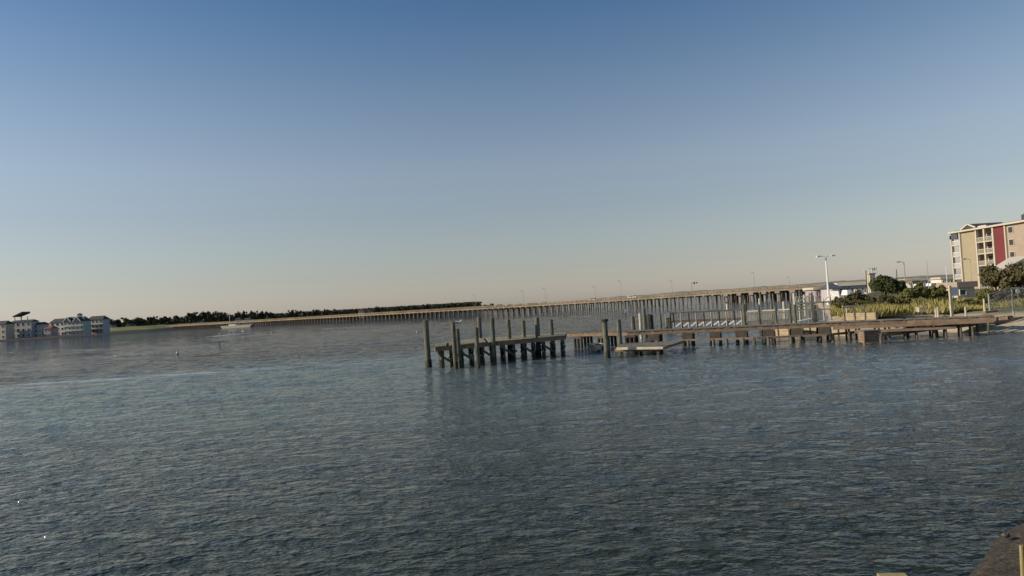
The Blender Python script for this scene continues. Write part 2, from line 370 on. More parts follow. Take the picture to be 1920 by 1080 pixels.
# low pale land far beyond the bridge
M['tan_boards'] = mat('tan_boards', (0.28, 0.22, 0.13), 0.85, scale=1.2, col2=(0.48, 0.39, 0.25))
M['hazy'] = mat('distant_land', (0.16, 0.155, 0.115), 0.95, scale=0.01, col2=(0.25, 0.235, 0.18))
mb = MB(); N = 160; vs = []; fs = []
for i in range(N):
    px = 1000 + i*(2300-1000)/N; Y = 1250
    x = XP(px, Y, 5); hgt = min(1, max(0, (px-1010)/150)) * (8.5 + 1.2*fbm(x, 0, 0.012) + 0.8*fbm(x, 3, .08) + 4*min(1, max(0, (px-1150)/400)))
    vs += [(x, Y-60, -0.5), (x, Y-10, hgt), (x, Y+120, hgt*0.9)]
    if i: k = 3*i; fs += [(k-3, k, k+1, k-2), (k-2, k+1, k+2, k-1)]
mb.v = vs; mb.f = fs; tag(mb.build('hills', M['hazy'], smooth=True), kind='structure')
# ------------------------------------------------------------------ foliage
def crown_mesh(name, rad, nclump, nleaf, leaf, m, seed, flat=0.0, squash=1.0):
    g = np.random.default_rng(seed)
    d = g.normal(size=(nclump, 3)); d /= np.linalg.norm(d, axis=1)[:, None]
    d[:, 2] = np.where(d[:, 2] < -0.35, -d[:, 2]*0.6, d[:, 2])
    cc = d*(g.random((nclump, 1))**0.5*0.92)*np.array(rad)
    cr = (0.12+0.28*g.random(nclump)**1.5)*min(rad)
    w = cr**2; ci = g.choice(nclump, nleaf, p=w/w.sum())
    e = g.normal(size=(nleaf, 3)); e /= np.linalg.norm(e, axis=1)[:, None]
    p = cc[ci] + e*cr[ci][:, None]*(0.55+0.75*g.random((nleaf, 1))**2)
    p[:, 2] += rad[2]
    nrm = e + 0.7*g.normal(size=(nleaf, 3)); nrm /= np.linalg.norm(nrm, axis=1)[:, None]
    t = np.cross(nrm, g.normal(size=(nleaf, 3))); t /= np.linalg.norm(t, axis=1)[:, None]; bt = np.cross(nrm, t)
    s = leaf*(0.6+0.8*g.random((nleaf, 1)))
    V = np.stack([p-t*s, p-bt*s*0.6, p+t*s, p+bt*s*0.6], 1).reshape(-1, 3)
    Fc = np.arange(nleaf*4).reshape(-1, 4)
    return npmesh(name, V, Fc, m)
def tree_proto(crown_me, trunk_h, tr, label, cat, kind, group, rad, name):
    root = thing(name, label, cat, (0, 0, 0), group)
    o = bpy.data.objects.new('crown', crown_me); C.objects.link(o); o.parent = root; o.location = (0, 0, trunk_h)
    mb = MB(); mb.cyl((0, 0, -0.3), (0.05*trunk_h, 0, trunk_h+rad[2]*0.7), tr, tr*0.5, 7)
    for k in range(4):
        a = k*1.6+0.4; mb.cyl((0, 0, trunk_h*0.9+k*0.1*rad[2]), (math.cos(a)*rad[0]*0.6, math.sin(a)*rad[1]*0.6, trunk_h+rad[2]*(0.8+0.15*k)), tr*0.4, tr*0.12, 5)
    mb.build('trunk', M['bark'], root)
    return root
# far treeline (x, top y) read off the photograph
tl = [(205, 598), (222, 595), (240, 597), (256, 596), (268, 593), (282, 594), (296, 592), (312, 591.5), (330, 591), (345, 590), (356, 586), (368, 584), (380, 582.5), (393, 583), (404, 585), (418, 585.5), (431, 586), (443, 586), (455, 582.5),
      (467, 585), (478, 582.5), (495, 582), (506, 584), (516, 587), (530, 587), (543, 581), (551, 584), (558, 580), (566, 583), (582, 581), (592, 580), (603, 580), (612, 578), (626, 579), (636, 580), (648, 582), (664, 580), (706, 573), (716, 575), (733, 578),
      (746, 574), (754, 573), (766, 576), (775, 572), (784, 574), (797, 570), (808, 569), (818, 571), (833, 569), (842, 570), (851, 568), (866, 570), (880, 569), (891, 571), (905, 570), (920, 569), (936, 570), (955, 569.5), (975, 569), (998, 567.5), (1020, 566)]
protos = []
for k in range(5):
    rad = [(5.2, 5.2, 4.2), (6.5, 6, 3.6), (4.2, 4.5, 5.0), (5.8, 5.2, 4.6), (7, 6, 3.2)][k]
    me = crown_mesh('crown', rad, 16, 520, 0.75, M['leaf_far'], 20+k)
    protos.append((rad, me))
first = {}
for i, (px, py) in enumerate(tl):
    Y = 640 + 40*math.sin(i*1.7) + random.uniform(-15, 15)
    if px < 300: Y = 605 + 12*math.sin(i*2)
    top = PT(px, py, Y); hgt = top.z - 1.4
    k = i % 5; rad, me = protos[k]; full = rad[2]*2 + 1.0
    lab = ('dark tree of the far treeline, left half, %s tree from the left' if px < 640 else 'dark tree of the far treeline behind the bridge, %s tree from the left') % ordinal(i)
    if k not in first:
        first[k] = tree_proto(me, 1.0, 0.35, lab, 'tree', '', 'trees of the far treeline', rad, 'broadleaf_tree')
        r = first[k]
    else: r = dup(first[k], (0, 0, 0), label=lab)
    s = hgt/full; r.location = (top.x, Y, 1.4); r.rotation_euler = (0, 0, random.uniform(0, 6)); wsc = max(s*0.9, 0.75)*random.uniform(.9, 1.2)
    r.scale = (wsc, wsc, s)
# low scrub that closes the treeline
def scrub(name, pts, n, size, hgt, m, label=None):
    V = []; 
    g = np.random.default_rng(5); P = []
    for a, b in zip(pts[:-1], pts[1:]):
        L = (Vector(b)-Vector(a)).length; P.append((a, b, L))
    tot = sum(p[2] for p in P)
    for a, b, L in P:
        k = int(n*L/tot); t = g.random((k, 1)); base = np.array(a)[None]*(1-t)+np.array(b)[None]*t
        off = g.normal(size=(k, 3))*np.array([size*2, size*6, 0]); hz = g.random((k, 1))*hgt
        base = base+off; base[:, 2:3] += hz
        e = g.normal(size=(k, 3)); f = g.normal(size=(k, 3)); e /= np.linalg.norm(e, axis=1)[:, None]; f /= np.linalg.norm(f, axis=1)[:, None]
        s = size*(0.5+g.random((k, 1)))
        V.append(np.stack([base-e*s, base-f*s*.6, base+e*s, base+f*s*.6], 1).reshape(-1, 3))
    V = np.concatenate(V); Fc = np.arange(len(V)).reshape(-1, 4)
    o = bpy.data.objects.new(name, npmesh(name, V, Fc, m)); C.objects.link(o)
    return tag(o, label, 'undergrowth', kind='stuff')
def q(px, Y, z=1.2): return (XP(px, Y, z), Y, z)
scrub('undergrowth', [q(200, 612), q(330, 640), q(560, 660), q(760, 655), q(900, 650)], 34000, 0.9, 8.0, M['leaf_far'], 'dark mass of undergrowth below the far treeline')
# ------------------------------------------------------------------ far left houses
def window(par, a, b, nrm, depth=0.12, frame=True, wm='glass'):
    """a,b opposite lower/upper corners on a wall, nrm outward"""
    a, b, nn = Vector(a), Vector(b), Vector(nrm)
    c = (a+b)/2; t = Vector((-nn.y, nn.x, 0)); w = abs((b-a).dot(t)); h = abs(b.z-a.z)
    f = MB(); rz = math.atan2(t.y, t.x); fr = max(0.08, w*0.1)
    for s in (-1, 1): f.box(c+t*s*(w/2+fr/2)+nn*depth*.5, (fr, depth, h+2*fr), rz)
    for s in (-1, 1): f.box(c+Vector((0, 0, s*(h/2+fr/2)))+nn*depth*.5, (w, depth, fr), rz)
    fo = f.build('window', M['white'] if frame is True else frame, par)
    g = MB(); g.box(c+nn*0.03, (w, 0.05, h), rz); g.build('pane', M[wm], fo)
    return fo
def fhouse(label, x0, x1, ytop, Y, wallm, roofm, floors, eave_h=1.0, depth=6.5, ridge='x', balc=False, wm='glass', name='house', roofh=2.2, zbase=0.9, gable_trim=True, wins=3, yaw=R_(-9)):
    X0 = XP(x0, Y, 6); X1 = XP(x1, Y, 6); xc = (X0+X1)/2; ztop = ZP(ytop, Y, xc); zw = ztop - roofh; w = X1-X0
    root = thing(name, label, 'house', (xc, Y, zbase))
    MB().box((xc, Y+depth/2, (zbase+zw)/2-.5), (w, depth, zw-zbase+1)).build('wall', wallm, root)
    r = MB(); e = 0.5
    if ridge == 'x': pts = [(X0-e, Y-e, zw), (X1+e, Y-e, zw), (X1+e, Y+depth+e, zw), (X0-e, Y+depth+e, zw), (X0-e+roofh*.6, Y+depth/2, ztop), (X1+e-roofh*.6, Y+depth/2, ztop)]; fs = [(0, 1, 5, 4), (2, 3, 4, 5), (1, 2, 5), (3, 0, 4), (3, 2, 1, 0)]
    elif ridge == 'y': pts = [(X0-e, Y-e, zw), (X1+e, Y-e, zw), (X1+e, Y+depth+e, zw), (X0-e, Y+depth+e, zw), (xc, Y-e, ztop), (xc, Y+depth+e, ztop)]; fs = [(0, 4, 5, 3), (1, 2, 5, 4), (0, 1, 4), (2, 3, 5), (3, 2, 1, 0)]
    else: pts = [(X0-e, Y-e, zw+.05), (X1+e, Y-e, zw+.05), (X1+e, Y+depth+e, zw+.05), (X0-e, Y+depth+e, zw+.05), (X0-e, Y-e, ztop), (X1+e, Y-e, ztop), (X1+e, Y+depth+e, ztop), (X0-e, Y+depth+e, ztop)]; fs = [(0, 1, 5, 4), (1, 2, 6, 5), (2, 3, 7, 6), (3, 0, 4, 7), (4, 5, 6, 7), (3, 2, 1, 0)]
    r.add(pts, fs); ro = r.build('roof', roofm, root)
    fh = (zw-zbase)/floors
    for k in range(floors):
        z = zbase + fh*k
        for j in range(wins):
            cx = X0 + w*(j+0.5)/wins
            window(root, (cx-w/wins*.22, Y, z+fh*.3), (cx+w/wins*.22, Y, z+fh*.78), (0, -1, 0), wm=wm)
        if balc and k:
            b = MB(); b.box((xc, Y-0.9, z), (w*.96, 1.8, 0.18)); bo = b.build('balcony', M['white'], root)
            rl = MB(); rl.box((xc, Y-1.75, z+1.0), (w*.96, .08, .1))
            for j in range(int(w*1.2)): rl.box((X0+w*.03+j/1.2, Y-1.75, z+.5), (.07, .07, .95))
            rl.build('railing', M['white'], bo)
    root.rotation_euler.z = yaw
    return root, X0, X1, zw, ztop
M['wall_lav'] = mat('grey_lavender_siding', (0.40, 0.385, 0.39), 0.85, var=0.1, scale=.4)
M['wall_sage'] = mat('sage_siding', (0.36, 0.42, 0.38), 0.85, var=0.1, scale=.4)
M['wall_tan'] = mat('tan_siding', (0.50, 0.45, 0.35), 0.85, var=0.1, scale=.4)
M['wall_cream'] = mat('cream_siding', (0.70, 0.67, 0.58), 0.85, var=0.1, scale=.4)
M['wall_mauve'] = mat('mauve_siding', (0.33, 0.28, 0.29), 0.85, var=0.1, scale=.4)
HY = 478
fhouse('tan house cut by the left edge of the picture', -22, 13, 602, 470, M['wall_tan'], M['roof_dark'], 3, roofh=2.4, ridge='x')
h1, a0, a1, zw, zt = fhouse('wide grey flat-roofed house with a slanted rooftop pavilion', 16, 62, 600, HY, M['wall_lav'], M['roof_dark'], 3, roofh=1.5, ridge='x', wins=4)
pv = MB(); px0, px1 = XP(20, HY, 13), XP(37, HY, 13)
for x in (px0+.5, px1-.5):
    for y in (HY+2, HY+7): pv.box((x, y, zt+1.2), (.35, .35, 2.4))
pv.build('pavilion_post', M['wall_mauve'], h1)
pr = MB(); pr.prism([(px0-.6, HY+1), (px1+.8, HY+1), (px1+.8, HY+8), (px0-.6, HY+8)], [zt+2.4, zt+4.6, zt+4.6, zt+2.4], [zt+3.0, zt+5.9, zt+5.9, zt+3.0]); pr.build('pavilion_roof', M['roof_dark'], h1)
fhouse('sage green block house joined to the wide grey one', 63, 80, 604, HY+1, M['wall_sage'], M['roof_dark'], 3, roofh=1.8, ridge='x', wins=2)
fhouse('small mauve house with a red roof between sage and cream houses', 81, 96, 611, HY-3, M['wall_mauve'], M['roof_red'], 2, roofh=2, ridge='x', wins=2)
fhouse('cream house with a long dark hipped roof', 92, 124, 597.5, HY+12, M['wall_cream'], M['roof_dark'], 3, roofh=2.8, wins=3)
hv, a0, a1, zw, zt = fhouse('sage gabled waterfront house with white balconies and a cupola', 116, 160, 594, HY-4, M['wall_sage'], M['roof_blue'], 3, roofh=3.4, ridge='x', balc=True, wins=5)
xc = (a0+a1)/2
cu = MB(); cu.box((xc, HY+2, zt+.6), (2.2, 2.2, 1.6)); cu.build('cupola', M['cream'], hv)
cu = MB(); cu.add([(xc-1.5, HY+.5, zt+1.4), (xc+1.5, HY+.5, zt+1.4), (xc+1.5, HY+3.5, zt+1.4), (xc-1.5, HY+3.5, zt+1.4), (xc, HY+2, zt+2.6)], [(0, 1, 4), (1, 2, 4), (2, 3, 4), (3, 0, 4), (3, 2, 1, 0)]); cu.build('cupola_roof', M['roof_dark'], hv)
for s in (-1, 1):
    gx = xc+s*3.9; g = MB(); g.add([(gx-3, HY-5.4, zw), (gx+3, HY-5.4, zw), (gx, HY-5.4, zt-.3), (gx-3, HY+2, zw), (gx+3, HY+2, zw), (gx, HY+2, zt-.3)], [(0, 1, 2), (0, 2, 5, 3), (1, 4, 5, 2), (3, 5, 4), (0, 3, 4, 1)]); g.build('dormer', M['roof_blue'], hv)
    t = MB(); t.beam((gx-3.2, HY-5.5, zw-.1), (gx, HY-5.5, zt-.1), .15, .45); t.beam((gx+3.2, HY-5.5, zw-.1), (gx, HY-5.5, zt-.1), .15, .45); t.build('gable_trim', M['white'], hv)
fhouse('grey house with dark roof and stacked balconies beside the lawn', 162, 195, 592.5, HY+6, M['wall_lav'], M['roof_dark'], 3, roofh=2.6, balc=True, wins=4)
for (a, b, yt, YY, wm_, rm, lb) in ((200, 210, 606, 600, 'wall_lav', 'roof_dark', 'small grey house behind the lawn nearest the waterfront houses'),
                (236, 245, 606.5, 565, 'wall_mauve', 'roof_dark', 'small mauve house at the right end of the lawn'),
                (295, 304, 604, 604, 'wall_cream', 'roof_red', 'pale low house where the bridge meets the far shore'),
        (672, 683, 579, 560, 'wall_tan', 'roof_red', 'tan house with a red gable behind the bridge'),
        (684, 695, 580, 562, 'wall_mauve', 'roof_red', 'mauve red-roofed house right of the tan gabled one')):
    fhouse(lb, a, b, yt, YY, M[wm_], M[rm], 2, roofh=1.8, ridge='y', wins=2, zbase=1.4)
fhouse('long white low building in the trees behind the bridge', 368, 380, 601, 590, M['wall_cream'], M['roof_dark'], 1, roofh=1.4, wins=3, zbase=1.4)
fhouse('pale low building half hidden by trees, beside the flagpole', 440, 449, 596, 590, M['wall_cream'], M['roof_dark'], 1, roofh=1.4, wins=2, zbase=1.4)
fhouse('pale wide low building with a rounded look right of the flagpole', 454, 468, 596.5, 592, M['wall_cream'], M['roof_dark'], 1, roofh=1.4, wins=3, zbase=1.4)
# ------------------------------------------------------------------ the long bridge
def bz(px):      # waterline row of the bridge at column px
    return 572 - (px-960)*math.tan(ROLL) + 8.5 + (px-300)*0.0115
A = PG(270, bz(270)); B = PG(1520, bz(1520)); BD = (B-A); BL = BD.length; bd = BD.normalized(); bn = Vector((-bd.y, bd.x, 0))   # bn points away from camera?
if bn.y < 0: bn = -bn
def bp(t, off=0.0, z=0.0): v = A + bd*t + bn*off; return Vector((v.x, v.y, z))
def tpx(px):     # t along the bridge for column px
    lo, hi = -50, BL+100
    for _ in range(40):
        mid = (lo+hi)/2; p = bp(mid); 
        x = 960 + F_PX*((p.x)*Rv.x + p.y*Rv.y + (0-CAM_H)*Rv.z)/(p.y*Fv.y-CAM_H*Fv.z)
        if x < px: lo = mid
        else: hi = mid
    return lo
def deck_z(t):   # the deck climbs towards the right
    s = min(1, max(0, (t-BL*0.8)/(BL*0.2))); return 3.45 + 0.6*s*s*(3-2*s)
bridge = thing('road_bridge', 'long low concrete road bridge on many piles across the water', 'bridge', bp(BL/2))
WID = 11.0
d = MB(); n = 60; L0, L1 = -6, BL+30
for i in range(n):
    t0, t1 = L0+(L1-L0)*i/n, L0+(L1-L0)*(i+1)/n
    a, b = deck_z(t0), deck_z(t1)
    P = [bp(t0, 0), bp(t1, 0), bp(t1, WID), bp(t0, WID)]
    d.prism([(p.x, p.y) for p in P], [a-.6, b-.6, b-.6, a-.6], [a, b, b, a])
d.build('deck', M['concrete'], bridge)
rl = MB()
for off in (0.15, WID-.15):
    for i in range(n):
        t0, t1 = L0+(L1-L0)*i/n, L0+(L1-L0)*(i+1)/n
        rl.beam(bp(t0, off, deck_z(t0)+.85), bp(t1, off, deck_z(t1)+.85), .25, .22)
        if off < 1: rl.beam(bp(t0, off, deck_z(t0)+.4), bp(t1, off, deck_z(t1)+.4), .15, .3)
    for i in range(int(BL/2.5)): t = i*2.5; rl.box(bp(t, off, deck_z(t)+.4), (.25, .25, .9))
rl.build('railing', M['concrete'], bridge)
# bents of piles
t_wide = tpx(1500); ts = []
t = 3.0
while t < t_wide: ts.append(t); t += 3.5
def bent(t, m):
    c = MB(); z = deck_z(t)-.605; w = WID
    c.beam(bp(t, -.1, z-.2), bp(t, w+.1, z-.2), .6, .4)
    for k in range(4): 
        o = .5+k*(w-1)/3; o2 = o + (-0.5 if k == 0 else .5 if k == 3 else 0)
        c.cyl(bp(t, o2, -1.5), bp(t, o, z-.3), .24, .21, 6)
    return c
for t in ts[::-1][:95]: bent(t, 0).build('pile_bent', M['concrete'], bridge)
rest = MB()
for t in ts[::-1][95:]:
    c = bent(t, 0); rest.add(c.v, c.f)
if rest.v: tag(rest.build('pile_bent_row', M['concrete'], bridge), kind='stuff')
for px in (1362, 1387, 1410, 1434, 1459, 1488, 1512):
    t = tpx(px); z = deck_z(t)-.605; c = MB()
    c.beam(bp(t, -.5, z-.4), bp(t, WID+.5, z-.4), 1.6, .8)
    for o in (.8, WID*.5, WID-.8): c.cyl(bp(t, o, -1.5), bp(t, o, z-.7), .6, .55, 10)
    c.build('wide_pier', M['concrete_grey'], bridge)
# lamp posts on the bridge
for i, (px, yt) in enumerate(((866, 553), (956, 546), (998, 541), (1092, 538), (1141, 527), (1238, 527), (1395, 511), (1462, 520))):
    t = tpx(px); b = bp(t, WID-.6, deck_z(t)); zt = ZP(yt, b.y, b.x)
    r = thing('street_lamp', 'thin dark lamp post on the long bridge, %s of the row' % ordinal(i), 'lamp post', b, 'lamp posts along the bridge')
    MB().cyl(b, (b.x, b.y, zt), .085, .05, 6).build('pole', M['galv'], r)
    MB().beam((b.x, b.y, zt), (b.x-1.1, b.y-.9, zt+.15), .1, .1).box((b.x-1.3, b.y-1.05, zt+.15), (.6, .3, .14), .7).build('lamp_head', M['galv'], r)
t = tpx(1297); b = bp(t, 1.0, deck_z(t)); zt = ZP(531, b.y, b.x)
r = thing('traffic_signal', 'dark traffic signal mast with arm reaching right over the bridge', 'traffic signal', b)
MB().cyl(b, (b.x, b.y, zt+.3), .12, .09, 6).build('pole', M['galv'], r)
MB().beam((b.x, b.y, zt), (b.x+2.4, b.y, zt+.15), .09, .09).build('arm', M['galv'], r)
MB().box((b.x+1.0, b.y, zt), (.45, .3, .8)).box((b.x+2.0, b.y, zt+.05), (.35, .3, .5)).build('signal_head', M['dark'], r)
def car(px, off, label, colm):
    t = tpx(px); b = bp(t, off, deck_z(t)); rz = math.atan2(bd.y, bd.x)
    r = thing('parked_car' if False else 'car', label, 'car', b)
    def loc(x, y, z): return (b.x+x*math.cos(rz)-y*math.sin(rz), b.y+x*math.sin(rz)+y*math.cos(rz), b.z+z)
    body = MB(); prof = [(-2.2, .35), (2.2, .35), (2.25, .8), (1.2, .95), (.6, 1.45), (-1.2, 1.48), (-1.9, 1.0), (-2.25, .9)]
    vs = [loc(x, s*.85, z) for s in (-1, 1) for x, z in prof]; k = len(prof)
    body.add(vs, [tuple(range(k)), tuple(range(2*k-1, k-1, -1))]+[(i, (i+1) % k, k+(i+1) % k, k+i) for i in range(k)]); body.build('body', colm, r)
    g = MB(); vs = [loc(x, s*.87, z) for s in (-1, 1) for x, z in [(-1.5, 1.0), (1.0, 1.0), (.5, 1.38), (-1.1, 1.4)]]; g.add(vs, [(0, 1, 2, 3), (7, 6, 5, 4)]+[(i, (i+1) % 4, 4+(i+1) % 4, 4+i) for i in range(4)]); g.build('window', M['glass'], r)
    for x in (-1.4, 1.4):
        for s in (-1, 1): MB().cyl(loc(x, s*.72, .34), loc(x, s*.92, .34), .34, .34, 10).build('wheel', M['dark'], r)
car(1171, 6.5, 'white car driving on the bridge above the white channel marker', M['white'])
car(1098, 6.5, 'tan car on the bridge near the lamp post left of the white car', M['wall_tan'])
# cream barge at the left part of the bridge, posts, flagpole
b = PG(446, 614.5); r = thing('barge', 'long cream flat barge moored against the bridge piles', 'barge', b)
rz = math.atan2(bd.y, bd.x)*.35
h = MB(); vs = []
L = 11.5
for s in (-1, 1):
    for x, z in ((-L*.85, -.2), (L*.85, -.2), (L, 1.6), (-L, 1.6)):
        vs.append((b.x+x*math.cos(rz)-s*2*math.sin(rz), b.y+x*math.sin(rz)+s*2*math.cos(rz), z))
h.add(vs, [(0, 1, 2, 3), (7, 6, 5, 4), (0, 4, 5, 1), (1, 5, 6, 2), (2, 6, 7, 3), (3, 7, 4, 0)]); h.build('hull', M['cream'], r)
MB().box((b.x-3, b.y, 2.0), (5, 2, .8), rz).build('deck_house', M['white'], r)
b = Vector((XP(431, 585, 3), 585, 1.5)); r = thing('flagpole', 'thin white pole rising before the far trees at left', 'pole', b)
MB().cyl(b, (b.x, b.y, ZP(588, 585, b.x)), .22, .15, 6).build('pole', M['white'], r)
MB().ell((b.x, b.y, ZP(587.5, 585, b.x)), (.4, .4, .4), 6, 4).build('finial', M['white'], r)
# ------------------------------------------------------------------ sandbar with gulls, buoys, marks
sb = MB(); c = PG(430, 628.5); vs = [(c.x, c.y, .22)]; n = 40
ex = (PG(474, 623.5)-PG(386, 631)); eu = ex.normalized(); ev = Vector((-eu.y, eu.x, 0)); hl = ex.length/2
for ring, (k, z) in enumerate(((.5, .18), (.8, .08), (1, -.15))):
    for i in range(n):
        a = 2*math.pi*i/n; rr = k*(1+.18*math.sin(3*a+1)+.1*math.sin(7*a)); p = c+eu*math.cos(a)*hl*rr+ev*math.sin(a)*2.2*rr; vs.append((p.x, p.y, z))
fs = [(0, 1+i, 1+(i+1) % n) for i in range(n)]
for ring in range(2):
    o = 1+ring*n; fs += [(o+i, o+n+i, o+n+(i+1) % n, o+(i+1) % n) for i in range(n)]
M['pale_sand'] = mat('pale_wet_sand', (0.30, 0.27, 0.21), 0.7, scale=.8, col2=(0.55, 0.52, 0.44))
sb.add(vs, fs); tag(sb.build('sandbar', M['pale_sand'], smooth=True), kind='structure')
def gull_proto():
    r = thing('gull', 'white gull with grey wings', 'bird', (0, 0, 0))
    b = MB(); 
    rings = [(-.20, .34, .02), (-.12, .33, .06), (0, .31, .085), (.1, .31, .08), (.16, .35, .055), (.2, .41, .045), (.235, .44, .05), (.27, .44, .04), (.29, .435, .015)]
    nn = 8; vs = []
    for (x, z, rr) in rings:
        for i in range(nn): a = 2*math.pi*i/nn; vs.append((x, rr*math.cos(a), z+rr*math.sin(a)))
    fs = [(j*nn+i, j*nn+(i+1) % nn, (j+1)*nn+(i+1) % nn, (j+1)*nn+i) for j in range(len(rings)-1) for i in range(nn)]+[tuple(range(nn)), tuple(range((len(rings)-1)*nn, len(rings)*nn))]
    b.add(vs, fs); b.build('body', M['white'], r, smooth=True)
    w = MB()
    for s in (-1, 1): w.add([(.12, s*.07, .36), (.08, s*.095, .30), (-.15, s*.06, .31), (-.32, s*.02, .345), (-.1, s*.05, .385), (.12, s*.09, .33), (-.15, s*.07, .34)], [(0, 1, 5), (1, 2, 6, 5), (2, 3, 6), (3, 4, 6), (0, 5, 6, 4)])
    w.build('wing', M['galv'], r)
    k = MB(); k.cyl((.28, 0, .435), (.36, 0, .42), .014, .004, 5); k.build('bill', mat('bill_yellow', (.5, .35, .05)), r)
    l = MB(); l.cyl((.0, .03, 0), (0, .03, .25), .008, .008, 5).cyl((.0, -.03, 0), (0, -.03, .25), .008, .008, 5); l.build('legs', mat('leg_pink', (.3, .18, .12)), r)
    return r
gull = gull_proto()
def put_gull(loc, rz, label, s=1.0, first=[True]):
    if first[0]: first[0] = False; g = gull; g.location = loc; g.rotation_euler = (0, 0, rz); g.scale = (s,)*3; g['label'] = label
    else: g = dup(gull, loc, rz, (s,)*3, label)
    return g
# ------------------------------------------------------------------ the old T-head pier
def pile_mb(base, ztop, r=.17, lean=(0, 0), mb=None):
    mb = mb or MB(); t = Vector((base[0]+lean[0], base[1]+lean[1], ztop))
    b0 = Vector((base[0], base[1], -1.6)); n = 7; prev = b0
    for k in range(1, n+1):
        p = b0.lerp(t, k/n); rr = r*(1.12-.16*k/n)
        mb.cyl(prev, p, r*(1.12-.16*(k-1)/n)*random.uniform(.97, 1.03), rr, 10, .05); prev = p
    mb.cyl(t, (t.x+.01, t.y, t.z+.05), r*.9, r*.55, 10, .05)
    return mb
def add_pile(parent, px, yb, yt, r=.17, z=None, name='piling', lean=0):
    b = PG(px, yb, 0); zt = ZP(yt, b.y, b.x) if z is None else z
    o = pile_mb((b.x, b.y), zt, r, (random.uniform(-.05, .05)+lean, random.uniform(-.05, .05))).build(name, M['pile'], parent)
    w = MB(); w.cyl((b.x, b.y, -.3), (b.x, b.y, random.uniform(.32, .5)), r*1.17, r*1.10, 10, .09); w.build('waterline_crust', M['pile_dark'], o)
    return b, zt
DZ = 1.45
c0 = PG(940, 640, DZ)
pier = thing('timber_pier', 'weathered timber pier head on dark crusted piles with tall posts', 'pier', (c0.x, c0.y, 0))
PA, PB, PC, PD, PE = PG(815, 650, DZ), PG(1060, 628.5, DZ), PG(1062, 622.8, DZ), PG(880, 635.5, DZ), PG(818, 645, DZ)
# planks laid across the deck, slightly uneven
near0, near1 = PA, PB
npl = 62; dk = MB()
def lerp(a, b, t): return a+(b-a)*t
def far_at(t):
    # far edge polyline PE -> PD -> PC, by parameter along the near edge
    k = .27
    return lerp(PE, PD, t/k) if t < k else lerp(PD, PC, (t-k)/(1-k))
for i in range(npl):
    if i in (5, 23, 47): continue
    t0, t1 = i/npl+.0015, (i+1)/npl-.0015
    a, b2 = lerp(PA, PB, t0), lerp(PA, PB, t1); c2, d2 = far_at(t1), far_at(t0)
    j = random.uniform(-.12, .1); dv = (d2-a).normalized()*j; z = DZ+random.uniform(-.012, .012)
    dk.prism([((a-dv).x, (a-dv).y), ((b2-dv).x, (b2-dv).y), (c2.x, c2.y), (d2.x, d2.y)], z-.05, z)
dk.build('deck', M['deck'], pier)
st = MB()
for k in (.03, .35, .65, .97):
    for s0, s1 in ((0.0, .27), (.27, 1)):
        p, r2 = lerp(lerp(PA, PB, s0), far_at(s0), k), lerp(lerp(PA, PB, s1), far_at(s1), k)
        st.beam((p.x, p.y, DZ-.2), (r2.x, r2.y, DZ-.2), .12, .28)
st.build('stringer', M['beam_warm'], pier)
for i in range(13):
    s = .03+i*.94/12; a, b2 = lerp(PA, PB, s), far_at(s)
    cp = MB(); cp.beam((a.x, a.y, DZ-.46), (b2.x, b2.y, DZ-.46), .2, .24); cp.build('cross_beam', M['beam'], pier)
    if i:
        br = MB(); br.beam((a.x, a.y, .25), (b2.x, b2.y, DZ-.6), .08, .18)
        s2 = s-.94/12; a2 = lerp(PA, PB, s2)
        if i % 2: br.beam((a2.x, a2.y, DZ-.6), (a.x, a.y, .3), .08, .16)
        br.build('brace', M['beam'], pier)
    for k in ((.08, .36, .64, .92) if i > 1 else (.35,)):
        p = lerp(a, b2, k)
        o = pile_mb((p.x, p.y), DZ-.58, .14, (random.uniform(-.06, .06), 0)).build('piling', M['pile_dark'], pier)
        cr = MB()
        for _ in range(5):
            aa = random.uniform(3.0, 6.4); zz = random.uniform(.15, .85); rr = random.uniform(.04, .09)
            cr.ell((p.x+math.cos(aa)*.16, p.y+math.sin(aa)*.16, zz), (rr, rr, rr*.8), 6, 4, .25)
        cr.build('oyster_crust', M['oyster'], o)
for (px, yb, yt, r) in ((855, 688, 604, .15), (862, 686, 617, .17), (896, 688, 615, .15), (901, 662, 595, .2), (927, 678, 597, .17), (957, 671, 600, .18), (984, 667, 602, .17), (1010, 665, 596, .2), (1036, 662, 600, .18)):
    add_pile(pier, px, yb, yt, r)
add_pile(pier, 829, 686, 652, .17)
# walkway from the pier head to the shore
WZ = 1.3
WP = [PG(1046, 624.5, WZ), PG(1175, 621.5, WZ), PG(1480, 608, WZ), PG(1700, 598.5, WZ), PG(1866, 592.5, WZ)]
walk = thing('timber_walkway', 'long narrow timber walkway running from the pier head to the beach', 'walkway', (WP[2].x, WP[2].y, 0))
dk = MB(); sg = MB(); W = 1.7; tot = 0
for a, b2 in zip(WP[:-1], WP[1:]):
    dirv = (b2-a).normalized(); nv = Vector((-dirv.y, dirv.x, 0)); Ls = (b2-a).length; k = int(Ls/.2)
    for i in range(k):
        if random.random() < .02: continue
        p = a+dirv*(i+.5)*Ls/k+nv*W/2; dk.box((p.x, p.y, WZ-.025+random.uniform(-.012, .012)), (.175, W+random.uniform(-.05, .05), .05), math.atan2(dirv.y, dirv.x))
    for o in (.1, W/2, W-.1):
        sg.beam(a+nv*o+Vector((0, 0, -.2)), b2+nv*o+Vector((0, 0, -.2)), .1, .27)
dk.build('deck', M['deck_grey'], walk); sg.build('stringer', M['beam_warm'], walk)
